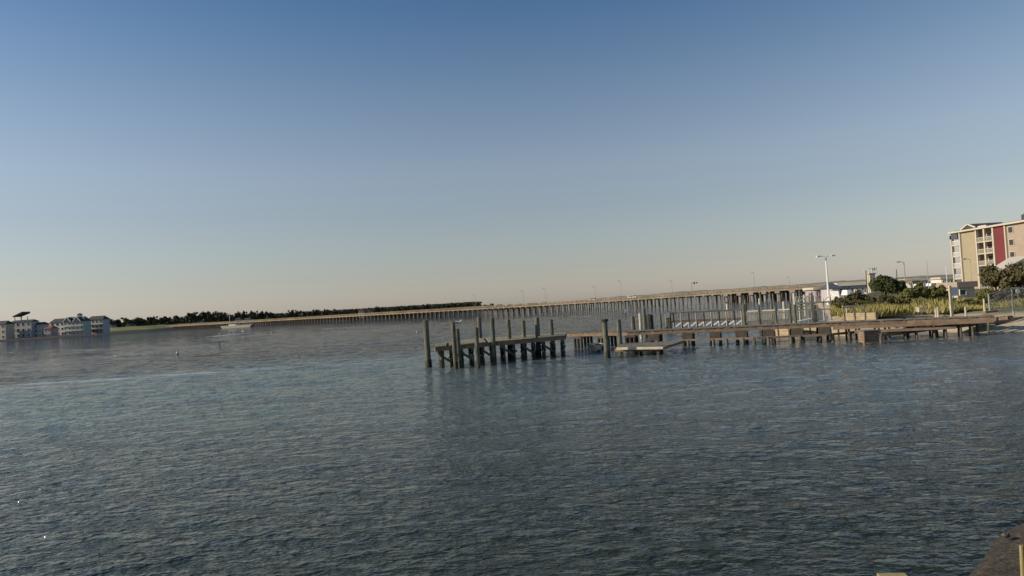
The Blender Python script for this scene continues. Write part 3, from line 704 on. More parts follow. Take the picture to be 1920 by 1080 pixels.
def walk_at(px):
    for a, b2 in zip(WP[:-1], WP[1:]):
        for i in range(101):
            p = lerp(a, b2, i/100); v = p-Vector((0, 0, CAM_H)); x = 960+F_PX*v.dot(Rv)/v.dot(Fv)
            if x >= px: return p, (b2-a).normalized()
    return WP[-1], (WP[-1]-WP[-2]).normalized()
for i, px in enumerate((1082, 1127, 1180, 1226, 1286, 1338, 1390, 1440, 1494, 1545, 1600, 1655, 1705, 1760, 1810)):
    p, dv = walk_at(px); nv = Vector((-dv.y, dv.x, 0))
    for o in (.05, 1.6): MB().beam(p-dv*.42+nv*o+Vector((0, 0, -.42)), p+dv*.42+nv*o+Vector((0, 0, -.42)), .25, .2).build('cap_beam', M['beam'], walk)
    for s in ((-1, 0, 1) if i < 3 else (-1, 1)):
        for o in (.05, 1.6):
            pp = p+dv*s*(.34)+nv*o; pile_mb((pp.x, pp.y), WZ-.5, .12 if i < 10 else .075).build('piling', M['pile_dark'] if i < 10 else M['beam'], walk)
    if 3 <= i < 10:
        bd2 = MB(); bd2.beam(p-dv*.34+nv*-.12+Vector((0, 0, -.62)), p+dv*.36+nv*-.12+Vector((0, 0, -.62)), .06, .42); bd2.build('fender_board', M['beam'], walk)
for zz, p0_, p1_ in ((.86, 1560, 1862), (.52, 1600, 1790)):          # long boards along the near side where the walkway comes ashore
    a_, _ = walk_at(p0_); b_, _ = walk_at(p1_); dv = (b_-a_).normalized(); nv = Vector((-dv.y, dv.x, 0)); k_ = MB()
    k_.beam(Vector((a_.x, a_.y, zz))-nv*.1, Vector((b_.x, b_.y, zz+.1))-nv*.1, .06, .2); k_.build('side_board', M['beam_warm'], walk)
# low fender timbers on the near side of the walkway
lo = thing('fender_timber', 'long low sagging timber on stub posts under the walkway, just above the water', 'timber', PG(1420, 640, 0))
pts = [(1276, 638), (1340, 636), (1420, 634), (1490, 630.5), (1550, 628), (1625, 621)]
tm = MB(); LP = [PG(x, y, .42) for x, y in pts]
for a, b2 in zip(LP[:-1], LP[1:]): tm.beam(a, b2, .22, .14); tm.beam(a+Vector((0, .5, -.02)), b2+Vector((0, .5, .0)), .2, .12)
tm.build('beam', M['beam_warm'], lo)
for x in (1290, 1337, 1362, 1393, 1413, 1440, 1482, 1499, 1560, 1592):
    for a, b2, (xa, ya), (xb, yb) in zip(LP[:-1], LP[1:], pts[:-1], pts[1:]):
        if xa <= x < xb: p = lerp(a, b2, (x-xa)/(xb-xa)); pile_mb((p.x, p.y-.08), .34+random.uniform(0, .12), .12).build('post', M['pile'], lo)
# floating landing stage in front
ls = thing('landing_stage', 'low brown landing stage with pale front edge, nearest the camera', 'dock', PG(1200, 655, 0))
Q = [PG(1156, 652, .5), PG(1243, 650.5, .5), PG(1282, 638, .5), PG(1240, 640, .5), PG(1158, 644, .5)]
dk = MB(); 
for i in range(40):
    t0, t1 = i/40, (i+.93)/40
    a, b2 = lerp(Q[0], Q[1], t0), lerp(Q[0], Q[1], t1); c2, d2 = lerp(Q[4], Q[3], t1), lerp(Q[4], Q[3], t0)
    dk.prism([(a.x, a.y), (b2.x, b2.y), (c2.x, c2.y), (d2.x, d2.y)], .45, .5+random.uniform(-.008, .008))
a, b2, c2 = Q[1], Q[2], Q[3]
dk.prism([(a.x, a.y), (b2.x, b2.y), (c2.x, c2.y)], .44, .497)
dk.build('deck', M['deck_grey'], ls)
ed = MB(); ed.beam(Q[0]+Vector((0, -.06, -.06)), Q[1]+Vector((0, -.06, -.06)), .1, .17); ed.build('edge_board', M['cream'], ls)
ed = MB(); ed.beam(Q[1]+Vector((.05, -.05, -.07)), Q[2]+Vector((0.05, -.06, -.07)), .1, .18); ed.beam(Q[0]+Vector((0, .6, -.2)), Q[1]+Vector((0, .6, -.2)), .12, .22); ed.build('edge_beam', M['beam_warm'], ls)
for x in (1163, 1190, 1229): p = PG(x, 660, 0); pile_mb((p.x, p.y), .40, .09).build('post', M['pile'], ls)
for x in (1160, 1200, 1238): p = lerp(Q[4], Q[3], (x-1158)/82); pile_mb((p.x, p.y-.3), .42, .12).build('post', M['pile_dark'], ls)
# tall mooring pilings standing alone
for (px, yb, yt, r, lab, ln) in ((804, 686, 601, .2, 'tall lone mooring piling standing off the left end of the pier', -.05),
        (1139, 668, 600, .19, 'tall mooring piling with flared top in front of the walkway, right of the skiff', -.05),
        (1164, 657, 600, .18, 'tall mooring piling at the left end of the landing stage', -.03),
        (1190, 648, 594, .18, 'tall mooring piling behind the landing stage, third of the three by the walkway', -.03)):
    b = PG(px, yb, 0); zt = ZP(yt, b.y, b.x)
    r_ = thing('mooring_piling', lab, 'piling', (b.x, b.y, 0), 'free-standing mooring pilings')
    pile_mb((b.x, b.y), zt, r, (ln, 0)).build('post', M['pile'], r_)
    MB().cyl((b.x, b.y, -.3), (b.x, b.y, .45), r*1.2, r*1.12, 10, .08).build('waterline_crust', M['pile_dark'], r_)
    if px == 1139: MB().cyl((b.x+ln, b.y, zt-.1), (b.x+ln, b.y, zt+.06), r*1.35, r*1.45, 10).build('cap', M['pile_dark'], r_)
for (px, D, yt, r, m, lab) in ((1201, 66, 588, .14, 'cream', 'pale yellowish slim piling behind the walkway, left of the thick one'), (1209, 68, 580, .17, 'pile', 'tallest piling of the group behind the walkway'),
        (1219, 66, 590, .34, 'pile_dark', 'thick dark piling behind the walkway'), (1238.5, 67, 589, .13, 'pile', 'slim light piling standing alone behind the walkway'), (1256, 82, 595, .16, 'pile_dark', 'dark piling at the left end of the railed dock')):
    x = XP(px, D, 1.3); zt = ZP(yt, D, x)
    r_ = thing('mooring_piling', lab, 'piling', (x, D, 0), 'pilings behind the walkway')
    pile_mb((x, D), zt, r).build('post', M[m], r_)
g0 = PG(862, 686, 0); put_gull((g0.x, g0.y, ZP(616, g0.y, g0.x)), .3, 'gull perched on the shorter piling at the left end of the pier', 1.25)
for i, (x, y, s, rz, lb) in enumerate(((411, 629.2, 1.6, 0, 'gull on the sandbar, leftmost of the three'), (435, 627.8, 2.0, 1, 'gull on the middle of the sandbar, largest of the three'), (456, 625.5, 2.0, 2.6, 'gull at the right end of the sandbar'))):
    p = PG(x, y, .1); put_gull((p.x, p.y, .1), rz, lb, s)
# small skiff under the walkway
b = PG(1122, 657.5, 0); sk = thing('skiff', 'small cream skiff tied behind the tall piling', 'boat', b)
hl = MB(); sec = []
for (y, w, z0, z1) in ((0, .30, .05, .50), (.5, .5, -.02, .46), (1.4, .58, -.05, .44), (2.6, .52, -.02, .46)):
    sec.append([(b.x-w*.95-.0, b.y+y, z1), (b.x-w*.6, b.y+y, z0), (b.x+w*.6, b.y+y, z0), (b.x+w*.95, b.y+y, z1)])
vs = [p for s in sec for p in s]; fs = [(k*4+i, k*4+i+1, k*4+5+i, k*4+4+i) for k in range(3) for i in range(3)]+[(0, 1, 2, 3), (12, 13, 14, 15)]
hl.add(vs, fs); hl.build('hull', M['cream'], sk)
MB().box((b.x, b.y+1.2, .33), (.95, .3, .05)).build('bench', M['beam_warm'], sk)
MB().beam((b.x-.3, b.y-.02, .52), (b.x+.3, b.y-.02, .52), .06, .06).build('gunwale', M['beam'], sk)
# buoys and marks
def buoy(px, py, label, s=1.0, m='white'):
    b = PG(px, py, 0); r = thing('buoy', label, 'buoy', (b.x, b.y, 0))
    MB().ell((b.x, b.y, .12*s), (.28*s, .28*s, .26*s), 10, 7).build('float', M[m], r, smooth=True)
    MB().cyl((b.x, b.y, .3*s), (b.x, b.y, .55*s), .05*s, .03*s, 6).build('stem', M['dark'], r)
buoy(333, 663, 'round white buoy with dark stem on open water at left', .75)
buoy(509, 624.5, 'small white buoy right of the sandbar', .9)
buoy(782, 623, 'small white buoy just left of the lone mooring piling', .6)
b = PG(412, 647, 0); r = thing('stake', 'short dark stake sticking out of the water below the sandbar', 'stake', b)
MB().cyl((b.x, b.y, -.5), (b.x+.03, b.y, .55), .09, .07, 7).build('stake_shaft', M['dark'], r); MB().cyl((b.x+.03, b.y, .55), (b.x+.03, b.y, .62), .11, .09, 7).build('stake_cap', M['dark'], r)
def marker(px, py, w, h, label, D=None, z0=.0):
    b = PG(px, py, z0); r = thing('channel_marker', label, 'marker', b)
    MB().cyl((b.x, b.y, z0-.8), (b.x, b.y, z0+h+.4), .07, .06, 6).build('post', M['pile_dark'], r)
    MB().box((b.x, b.y-.1, z0+h), (w, .05, h*.9)).build('board', M['white'], r)
marker(1173, 590, .55, .9, 'bright white marker board standing in open water before the bridge')
marker(1443, 571, .9, 1.1, 'white marker board in the water beneath the bridge at right')
marker(1425, 573, .6, 1.0, 'small white marker board left of the larger one by the bridge')
# ------------------------------------------------------------------ railed dock behind the walkway
def Y_(px): return 84-(px-1250)*.03
d2 = thing('railed_dock', 'dark railed dock with white diagonal braces behind the walkway', 'dock', (XP(1320, Y_(1320), .8), Y_(1320), 0))
def P2(px, z, off=0): Y = Y_(px)+off; return Vector((XP(px, Y, z), Y, z))
X_ = [1250+i*14.2 for i in range(11)]
dk = MB(); dk.prism([(P2(1250, .8).x, P2(1250, .8).y), (P2(1396, .8).x, P2(1396, .8).y), (P2(1396, .8, 2.2).x, P2(1396, .8, 2.2).y), (P2(1250, .8, 2.2).x, P2(1250, .8, 2.2).y)], .62, .8); dk.build('deck', M['beam'], d2)
tr = MB(); tr.beam(P2(1250, 1.78), P2(1396, 1.78), .1, .12).beam(P2(1250, 1.78, 2.2), P2(1396, 1.78, 2.2), .1, .12); tr.build('top_rail', M['beam'], d2)
for i, x in enumerate(X_):
    for o in (0, 2.2): p = P2(x, 0, o); MB().box((p.x, p.y, .95), (.16, .12, 1.6)).build('rail_post', M['cream'] if i % 2 == 0 and o == 0 else M['beam'], d2)
    if i < 10:
        a, b2 = P2(x+3, .12, -.05), P2(x+13, .58, -.05); k = MB(); k.beam(a, b2, .07, .13); k.beam(b2, (b2.x, b2.y, -.4), .1, .1)
        k.build('brace', M['white'], d2)
        k = MB(); 
        for j in (.33, .66): p = P2(x+14*j, 0); k.box((p.x, p.y, 1.28), (.06, .05, .92))
        k.build('baluster', M['cream'] if i > 4 else M['beam_warm'], d2)
for i in range(0, 11, 2): p = P2(X_[i], 0, 1.1); pile_mb((p.x, p.y), .6, .16).build('piling', M['pile_dark'], d2)
p = P2(1254, 0, -.3); r = thing('notice_board', 'bright white board in a dark frame at the left end of the railed dock', 'sign', (p.x, p.y, .8))
MB().box((p.x, p.y, 1.55), (.62, .1, .98)).build('frame', M['beam'], r); MB().box((p.x, p.y-.06, 1.6), (.42, .03, .74)).build('panel', M['white'], r); MB().box((p.x, p.y+.02, .5), (.14, .14, 1.2)).build('post', M['beam'], r)
# picket dock nearer
d3 = thing('picket_dock', 'grey dock with white-topped picket railing panels behind the walkway', 'dock', (XP(1445, 70, .8), 70, 0))
def P3(px, z, off=0): Y = 71-(px-1400)*.02+off; return Vector((XP(px, Y, z), Y, z))
a, b2, c2, e2 = P3(1396, .8), P3(1492, .8), P3(1492, .8, 2), P3(1396, .8, 2); dk = MB(); dk.prism([(a.x, a.y), (b2.x, b2.y), (c2.x, c2.y), (e2.x, e2.y)], .6, .8); dk.build('deck', M['deck_grey'], d3)
for (x0, x1) in ((1401, 1421), (1429, 1453), (1459, 1480)):
    k = MB(); k.beam(P3(x0, 1.86), P3(x1, 1.86), .16, .1); ko = k.build('rail', M['white'], d3)
    k = MB(); 
    for j in range(8): p = P3(lerp(x0, x1, (j+.5)/8), 0); k.box((p.x, p.y, 1.3), (.05, .04, 1.0))
    k.build('picket', M['cream'], ko)
    k = MB(); k.beam(P3(x0, 1.55, .05), P3(x1, 1.55, .05), .06, .12); k.build('lower_rail', M['beam_warm'], d3)
for x in (1397, 1425, 1456, 1483, 1492):
    p = P3(x, 0, .1); pile_mb((p.x, p.y), random.uniform(2.2, 2.6), .15).build('piling', M['pile'], d3)
for i, (px, D, yt) in enumerate(((1364, 95, 570), (1398, 92, 562), (1425, 98, 560), (1447, 90, 568), (1470, 88, 566), (1501, 100, 545), (1509, 96, 553), (1362, 120, 566), (1490, 105, 550))):
    x = XP(px, D, 1.5); r_ = thing('mooring_piling', 'marina piling between the docks and the bridge, %s of these from the left' % ordinal(sorted([1364, 1398, 1425, 1447, 1470, 1501, 1509, 1362, 1490]).index(px)), 'piling', (x, D, 0), 'pilings of the marina')
    pile_mb((x, D), ZP(yt, D, x), .17).build('post', M['pile'] if i % 2 else M['cream'], r_)
# white timber lift frame
d4 = thing('boat_lift', 'cream timber boat lift frame with posts and rails at the water edge', 'boat lift', (XP(1525, 76, .8), 76, 0))
def P4(px, z, off=0): Y = 77+off; return Vector((XP(px, Y, z), Y, z))
for (y0, x0, x1, o) in ((567, 1492, 1560, 0), (575, 1490, 1513, .5), (581, 1490, 1520, 0), (580, 1528, 1556, 0), (569, 1495, 1558, 3)):
    z = ZP(y0, 77, P4((x0+x1)/2, 2).x); MB().beam(P4(x0, z, o), P4(x1, z, o), .14, .14).build('rail', M['cream'], d4)
for (px, y0, y1, w, o) in ((1492, 566, 603, .16, 0), (1519, 549, 600, .16, 0), (1523.5, 548, 566, .28, .2), (1526.5, 571, 592, .4, .4), (1533, 571, 589, .16, 0), (1558, 556, 585, .16, 0), (1500, 560, 600, .16, 3), (1545, 560, 590, .14, 3)):
    a = P4(px, 1, o); MB().box((a.x, a.y, (ZP(y0, a.y, a.x)-1.2)/2), (w, w, ZP(y0, a.y, a.x)+1.2)).build('post', M['cream'], d4)
k = MB()
for j in range(7): p = P4(1494+j*3.7, 0, -.1); k.box((p.x, p.y, .85), (.07, .05, 1.15))
k.build('picket', M['cream'], d4); k = MB()
for j in range(9): p = P4(1495+j*4.2, 0, .1); k.box((p.x, p.y, 2.55), (.06, .05, 1.0))
k.build('picket', M['cream'], d4)
k = MB(); k.beam(P4(1489, .12, -.5), P4(1521, .42, -.5), .5, .12); k.build('gangway', M['white'], d4)
k = MB(); k.beam(P4(1495, 2.3), P4(1519, 3.2), .1, .1).beam(P4(1543, 2.3, 3), P4(1558, 3.0, 0), .1, .1); k.build('strut', M['cream'], d4)
# ------------------------------------------------------------------ shore edge, low timber walls
def wall(label, px0, px1, D0, D1, z0, z1, m, name, cat, posts=5, th=.12):
    a = Vector((XP(px0, D0, z0), D0, z0)); b2 = Vector((XP(px1, D1, z0), D1, z0)); r = thing(name, label, cat, (a+b2)/2)
    nb = 4; k = MB()
    for i in range(nb):
        z = z0+(z1-z0)*(i+.5)/nb; o = Vector((0, random.uniform(-.02, .02), 0)); k.beam(Vector((a.x, a.y, z))+o, Vector((b2.x, b2.y, z))+o, th, (z1-z0)/nb-.02)
    k.build('boards', m, r)
    for i in range(posts): p = lerp(a, b2, i/(posts-1)); MB().box((p.x, p.y-.12, (z0+z1)/2), (.16, .14, z1-z0+.12)).build('post', M['beam_warm'], r)
wall('tan timber bulkhead low under the walkway, left part', 1440, 1500, 59.0, 56.0, -.2, 1.0, M['tan_boards'], 'timber_bulkhead', 'bulkhead', 4)
wall('tan timber bulkhead low under the walkway, right part by the beach', 1502, 1590, 57.5, 54.0, -.2, 1.0, M['tan_boards'], 'timber_bulkhead', 'bulkhead', 6)
wall('low cream board edging at the foot of the reeds', 1583, 1642, 58, 55.5, 1.0, 1.6, M['tan_boards'], 'board_edging', 'edging', 4)
# brown crate-like platform by the water
b = PG(1636, 643, 0); bx = thing('dock_box', 'brown boxy timber platform standing in the water at the beach end', 'platform', b)
k = MB(); w = 1.0
for i in range(4): k.box((b.x, b.y+.45, .12+i*.19), (w, .8, .17))
k.build('boards', M['beam_warm'], bx); MB().box((b.x-.02, b.y+.42, .83), (w+.16, 1.0, .07)).build('top', M['deck_grey'], bx)
for s in (-1, 1): pile_mb((b.x+s*(w/2+.05), b.y), .78, .07).build('post', M['beam_warm'], bx)
# low sloping boardwalks over the beach
def lowwalk(label, pts, z0, z1, w, m):
    P = [PG(x, y, lerp(z0, z1, i/(len(pts)-1))) for i, (x, y) in enumerate(pts)]
    r = thing('boardwalk', label, 'boardwalk', (P[0].x, P[0].y, 0), 'low boardwalks on the beach')
    k = MB(); s = MB()
    for a, b2 in zip(P[:-1], P[1:]):
        dv = (b2-a); L = dv.length; dn = dv.normalized(); nv = Vector((-dn.y, dn.x, 0)); n = int(L/.2)
        for i in range(n):
            if random.random() < .06: continue
            p = a+dn*(i+.5)*L/n+nv*w/2; k.box((p.x, p.y, p.z+random.uniform(-.015, .015)), (.17, w+random.uniform(-.1, .1), .05), math.atan2(dn.y, dn.x))
        for o in (.0, w): s.beam(a+nv*o+Vector((0, 0, -.13)), b2+nv*o+Vector((0, 0, -.13)), .12, .2)
        for i in range(max(1, int(L/2))):
            p = a+dn*i*2.0
            MB().cyl((p.x, p.y-.05, -.6), (p.x+random.uniform(-.08, .08), p.y-.05, p.z+.02), .09, .08, 8).build('post', M['pile'], r)
    k.build('deck', m, r); s.build('stringer', M['beam_warm'], r)
lowwalk('lower sagging boardwalk crossing the wet sand at right', [(1652, 626), (1743, 614.5), (1830, 605), (1920, 594), (1965, 589)], .35, .95, .9, M['deck_grey'])
lowwalk('upper brown boardwalk between the sagging one and the walkway', [(1700, 610), (1755, 604.5), (1850, 596.5), (1890, 593)], .75, 1.1, .7, M['deck_grey'])
# loose timbers where the walkway lands
for i, (x0, y0, x1, y1, z, lb) in enumerate(((1845, 586, 1868, 583, 1.55, 'upper loose timber on the heap at the shore end of the walkway'), (1842, 589, 1870, 588, 1.45, 'lower loose timber on the heap at the shore end of the walkway'), (1755, 602, 1790, 599, .95, 'loose plank lying beside the walkway near the beach'))):
    a, b2 = PG(x0, y0, z), PG(x1, y1, z); o = MB().beam(a, b2, .2, .14).build('loose_timber', M['beam_warm'], base=(a+b2)/2); tag(o, lb, 'timber', 'loose timbers')
# ------------------------------------------------------------------ reeds
def reeds():
    g = np.random.default_rng(3); n = 36000
    px = 1560+g.random(n)*400; Y = 57+g.random(n)**1.3*22
    X = np.array([XP(a, b, 1.3) for a, b in zip(px, Y)])
    keep = (X > 30)
    dens = np.sin(X*.9+Y*.4)+np.sin(X*.37-Y*.6+1); keep &= dens+g.random(n)*2 > .1
    keep &= ~((px > 1795) & (Y < 57.5))
    X, Y, px = X[keep], Y[keep], px[keep]; n = len(X)
    h = (.25+1.0*g.random(n)**1.6)*(.85+.4*np.sin(X*.7+Y*.5)*np.sin(X*.31-Y*.8)); h *= np.where(px > 1790, .55, .8); w = .05+.05*g.random(n)
    a = g.random(n)*6.28; lx, ly = g.normal(size=n)*.2, g.normal(size=n)*.2; z0 = 1.15
    v0 = np.stack([X-np.cos(a)*w, Y-np.sin(a)*w, np.full(n, z0)], 1); v1 = np.stack([X+np.cos(a)*w, Y+np.sin(a)*w, np.full(n, z0)], 1); v2 = np.stack([X+lx, Y+ly, z0+h], 1)
    V = np.stack([v0, v1, v2], 1).reshape(-1, 3); o = bpy.data.objects.new('reeds', npmesh('reeds', V, np.arange(3*n).reshape(-1, 3), M['grass'])); C.objects.link(o)
    tag(o, 'yellow-green reeds and dry grass covering the shore behind the walkway', 'reeds', kind='stuff')
reeds()
# wooden rail frame in the reeds
rf = thing('wooden_rail', 'tan wooden rail on posts standing in the reeds behind the walkway', 'railing', (XP(1600, 60, 1.3), 60, 1.2))
def P5(px, y): X = XP(px, 60, 1.8); return Vector((X, 60, ZP(y, 60, X)))
MB().beam(P5(1580, 574.5), P5(1623, 572.5), .14, .1).build('rail', M['cream'], rf)
for x in (1588, 1597, 1621): p = P5(x, 574); MB().box((p.x, p.y, (p.z+1.0)/2), (.11, .11, p.z-1.0)).build('post', M['cream'], rf)
MB().beam(P5(1598, 583), P5(1616, 582), .08, .08).build('lower_rail', M['cream'], rf)
for (px, yb, yt, lb) in ((1846, 580, 561, 'short pale post among the shrubs near the timber heap'), (1755, 591, 579, 'short tan post in the dry grass left of the sign'), (1759, 591, 577, 'slightly taller tan post beside the short one left of the sign'), (1811, 590, 576, 'pale stub post right of the sign')):
    p = PG(px, yb, 1.35); r = thing('short_post', lb, 'post', p, 'short posts on the shore'); z = ZP(yt, p.y, p.x)
    MB().cyl((p.x, p.y, .9), (p.x, p.y, z), .08, .07, 8).build('shaft', M['cream'], r); MB().cyl((p.x, p.y, z), (p.x, p.y, z+.04), .09, .05, 8).build('cap', M['cream'], r)
p = PG(1727, 584, 1.4); cr = thing('crate', 'small tan crate in the dry grass', 'crate', p); MB().box((p.x, p.y, 1.55), (.62, .5, .34)).build('box', M['cream'], cr); MB().box((p.x, p.y, 1.74), (.68, .56, .05)).build('lid', M['wall_tan'], cr)
# sign at the shore
p = PG(1787, 592, 1.35); sg_ = thing('shore_sign', 'tall cream post with a small white board facing the water', 'sign', p)
zt = ZP(536, p.y, p.x); MB().box((p.x-.08, p.y, (zt+.9)/2), (.16, .14, zt-.9)).build('post', M['cream'], sg_)
MB().box((p.x+.24, p.y-.02, zt-.42), (.46, .05, .62)).build('board', M['white'], sg_)
# ------------------------------------------------------------------ shrubs and trees on the shore
def shrub(label, px, D, ytop, wpx, m, seed, n=5000, leaf=.10, name='shrub', cat='shrub', trunk=.4, zb=1.2, group=None, depth=None):
    X = XP(px, D, 2); zt = ZP(ytop, D, X); hh = zt-zb-trunk; rx = wpx/2*D/F_PX
    rad = (rx, depth or rx*.9, hh/2)
    me = crown_mesh('crown', rad, 42, n, leaf, m, seed)
    r = tree_proto(me, trunk, .10 if name == 'shrub' else .18, label, cat, '', group, rad, name); r.location = (X, D, zb); return r
shrub('dark green rounded tree left of the olive bushes', 1661, 92, 516, 52, M['leaf_dark'], 1, 9000, .17, 'broadleaf_tree', 'tree', .5, 1.3)
shrub('dark low tree joined to the right side of the rounded dark tree', 1687, 95, 523, 26, M['leaf_dark'], 2, 3500, .17, 'broadleaf_tree', 'tree', .3, 1.3)
shrub('large olive-yellow bush left of the sign', 1716, 80, 533, 60, M['leaf_olive'], 3, 8000, .14, trunk=.1)
shrub('green bush touching the sign post', 1757, 79, 537, 48, M['leaf_olive'], 4, 6500, .14, trunk=.1)
shrub('brownish bush low in front of the dark tree', 1655, 76, 552, 62, M['leaf_brown'], 5, 6500, .13, trunk=.05)
shrub('brownish bush at the left end of the reeds', 1606, 78, 546, 40, M['leaf_brown'], 6, 5000, .13, trunk=.05)
shrub('brown-green low bush in front of the olive bushes', 1715, 70, 560, 80, M['leaf_brown'], 7, 6500, .11, trunk=.02)
shrub('low olive bush behind the tan hut posts', 1812, 66, 562, 46, M['leaf_brown'], 8, 4500, .10, trunk=.02)
shrub('low yellow-green bush at the foot of the chain fence', 1836, 62, 561, 34, M['leaf_olive'], 9, 3500, .10, trunk=.02)
shrub('big dark tree behind the chain fence, left part of the grove', 1868, 74, 500, 70, M['leaf_brown'], 10, 9000, .14, 'broadleaf_tree', 'tree', .4, 1.3)
shrub('big dark tree behind the chain fence at the right edge of the picture', 1914, 72, 488, 80, M['leaf_brown'], 11, 10000, .14, 'broadleaf_tree', 'tree', .4, 1.3)
shrub('low dark bush beside the chain fence post', 1892, 64, 540, 60, M['leaf_brown'], 12, 5500, .12, trunk=.05)
shrub('dark tree mostly outside the right edge of the picture', 1965, 70, 495, 80, M['leaf_dark'], 13, 7000, .15, 'broadleaf_tree', 'tree', .4, 1.3)
shrub('small brown shrub by the white lamp post', 1570, 84, 556, 26, M['leaf_brown'], 14, 2500, .12, trunk=.05, zb=.9)
for i_, (px_, w_, y_) in enumerate(((1590, 44, 559), (1628, 52, 561), (1676, 54, 558), (1742, 52, 560), (1772, 34, 557))):
    shrub('scrubby brown bush of the row along the back of the reeds, %s from the left' % ordinal(i_), px_, 68.5+.6*i_, y_, w_, M['leaf_brown'], 40+i_, 4500, .10, trunk=.02, zb=1.25, group='scrub behind the reeds')
shrub('low olive bush under the big dark trees, left of the chain fence', 1850, 66, 540, 40, M['leaf_olive'], 50, 4500, .11, trunk=.02)
# chain fence
FP = [PG(1856, 584, 1.4), PG(1900, 580.5, 1.4), PG(1960, 578, 1.4)]
fn = thing('chain_fence', 'grey chain-link fence on thin posts before the right-hand grove', 'fence', FP[1])
tops = [ZP(552, FP[0].y, FP[0].x), ZP(540, FP[1].y, FP[1].x), ZP(541, FP[2].y, FP[2].x)]
for p, z in zip(FP, tops): MB().cyl((p.x, p.y, .9), (p.x, p.y, z), .06, .06, 8).build('post', M['galv'], fn)
k = MB(); wm = MB()
for i in (0, 1):
    a, b2 = FP[i], FP[i+1]; k.cyl((a.x, a.y, tops[i]), (b2.x, b2.y, tops[i+1]), .035, .035, 6)
    n = 26
    for j in range(n):
        for s in (0, 1):
            t0, t1 = j/n, min(1, max(0, (j+(6 if s else -6))/n)); z0, z1 = 1.3, lerp(tops[i], tops[i+1], t1)
            p, r2 = lerp(a, b2, t0), lerp(a, b2, t1); wm.cyl((p.x, p.y, z0), (r2.x, r2.y, z1), .006, .006, 3)
k.build('top_rail', M['galv'], fn); wm.build('wire_mesh', M['galv'], fn)
b = PG(1908, 566, 2.0); 
o = thing('round_white_sign', 'small round white disc among the leaves behind the fence', 'sign', (XP(1909, 58, 2.6), 58, 1.3)); X = o.location.x; Z = ZP(546, 58, X)
MB().cyl((X, 58, Z), (X, 58.04, Z), .2, .2, 14).build('disc', M['white'], o); MB().cyl((X, 58.07, 1.1), (X, 58.07, Z), .03, .03, 6).build('post', M['galv'], o)
# ------------------------------------------------------------------ hut
D = 94; X0, X1 = XP(1793, D, 2.5), XP(1829, D, 2.5); xc = (X0+X1)/2; z1 = ZP(528, D, xc)
hut = thing('hut', 'flat-roofed tan hut with a deep fascia behind the shore sign', 'hut', (xc, D, 1.2))
MB().box((xc, D+2, (1.0+z1-.8)/2), (X1-X0-.3, 4, z1-.8-1.0)).build('wall', M['wall_tan'], hut)
MB().box((xc, D+1.9, z1-.4), (X1-X0+.2, 4.6, .8)).build('roof', M['peach'], hut)
window(hut, (xc-.9, D, 1.7), (xc-.1, D, 2.4), (0, -1, 0)); MB().box((xc+.75, D-.03, 1.75), (.7, .06, 1.5)).build('door', M['cream'], hut)
# ------------------------------------------------------------------ apartment building
FX = 109.0
def FY(px): return F_PX*FX/(px+3.6-960)
def FZ(px, y): Yq = FY(px); return ZP(y, Yq, FX)
apt = thing('apartment_building', 'tall tan and red apartment building with balconies above the trees', 'apartment building', (FX+9, 150, 1.3))
ztop = FZ(1803, 437); ztop2 = FZ(1868, 424)
yA, yB, yC, yD_, yE, yF, yG, yH = FY(1787), FY(1803), FY(1834), FY(1866), FY(1889), FY(1960), 0, 0
zt = (ztop+ztop2)/2
ST = 2.72; z0 = 1.0
# main wall blocks (recessed where balconies are)
def wallblk(ya, yb, x0, z1, m, nm='wall'):
    MB().box(((x0+FX+18)/2, (ya+yb)/2, (z0+z1)/2), (FX+18-x0, abs(ya-yb), z1-z0)).build(nm, m, apt)
wallblk(yA, yB, FX+1.8, zt, M['trim'])
wallblk(yB, yC, FX, zt, M['tan_stucco'])
wallblk(yC, yD_, FX+1.8, zt, M['peach'])
wallblk(yD_, yE, FX-.15, zt, M['red_stucco'], 'red_panel')
wallblk(yE, yF, FX, zt, M['peach'])
for yy, ww in ((yA, .35), (yB, .4), (yC, .4), (yD_, .45), (yE, .35)):
    MB().box((FX-.1, yy, (z0+zt)/2), (.6, ww, zt-z0)).build('corner_trim', M['trim'], apt)
MB().box((FX+8.7, (yA+yF)/2, zt+.2), (19.0, abs(yA-yF)+.8, .4)).build('cornice', M['trim'], apt)
MB().box((FX+9.2, (yA+yF)/2, zt+.5), (17.6, abs(yA-yF)-.4, .2)).build('roof_deck', M['roof_dark'], apt)
nst = int((zt-z0)/ST)
for k in range(nst):
    zf = zt-.3-(k+1)*ST
    for (ya, yb, m2, cols) in ((yA-.3, yB+.3, 'trim', 2), (yC-.3, (yC+yD_)/2+.05, 'tan_stucco', 1), ((yC+yD_)/2-.05, yD_+.35, 'peach', 1)):
        bl = MB(); bl.box((FX+.75, (ya+yb)/2, zf), (2.3, abs(ya-yb), .22)); bo = bl.build('balcony', M['trim'], apt)
        rl = MB(); rl.box((FX-.3, (ya+yb)/2, zf+1.05), (.08, abs(ya-yb), .1))
        nb = max(3, int(abs(ya-yb)/.22))
        for j in range(nb): rl.box((FX-.3, lerp(ya, yb, (j+.5)/nb), zf+.55), (.05, .09, .95))
        rl.build('railing', M['white'] if m2 == 'trim' else M['trim'], bo)
        for j in range(cols):
            c = lerp(ya, yb, (j+.5)/cols); hw = abs(ya-yb)/cols*.28
            window(apt, (FX+1.8, c-hw, zf+.25), (FX+1.8, c+hw, zf+2.1), (-1, 0, 0), .08, M['trim'])
    for yc in (FY(1898), FY(1945)):
        zc = FZ(1898, 431)-k*ST
        if zc > 3: window(apt, (FX, yc-.62, zc-.62), (FX, yc+.62, zc+.62), (-1, 0, 0), .14, M['trim'])
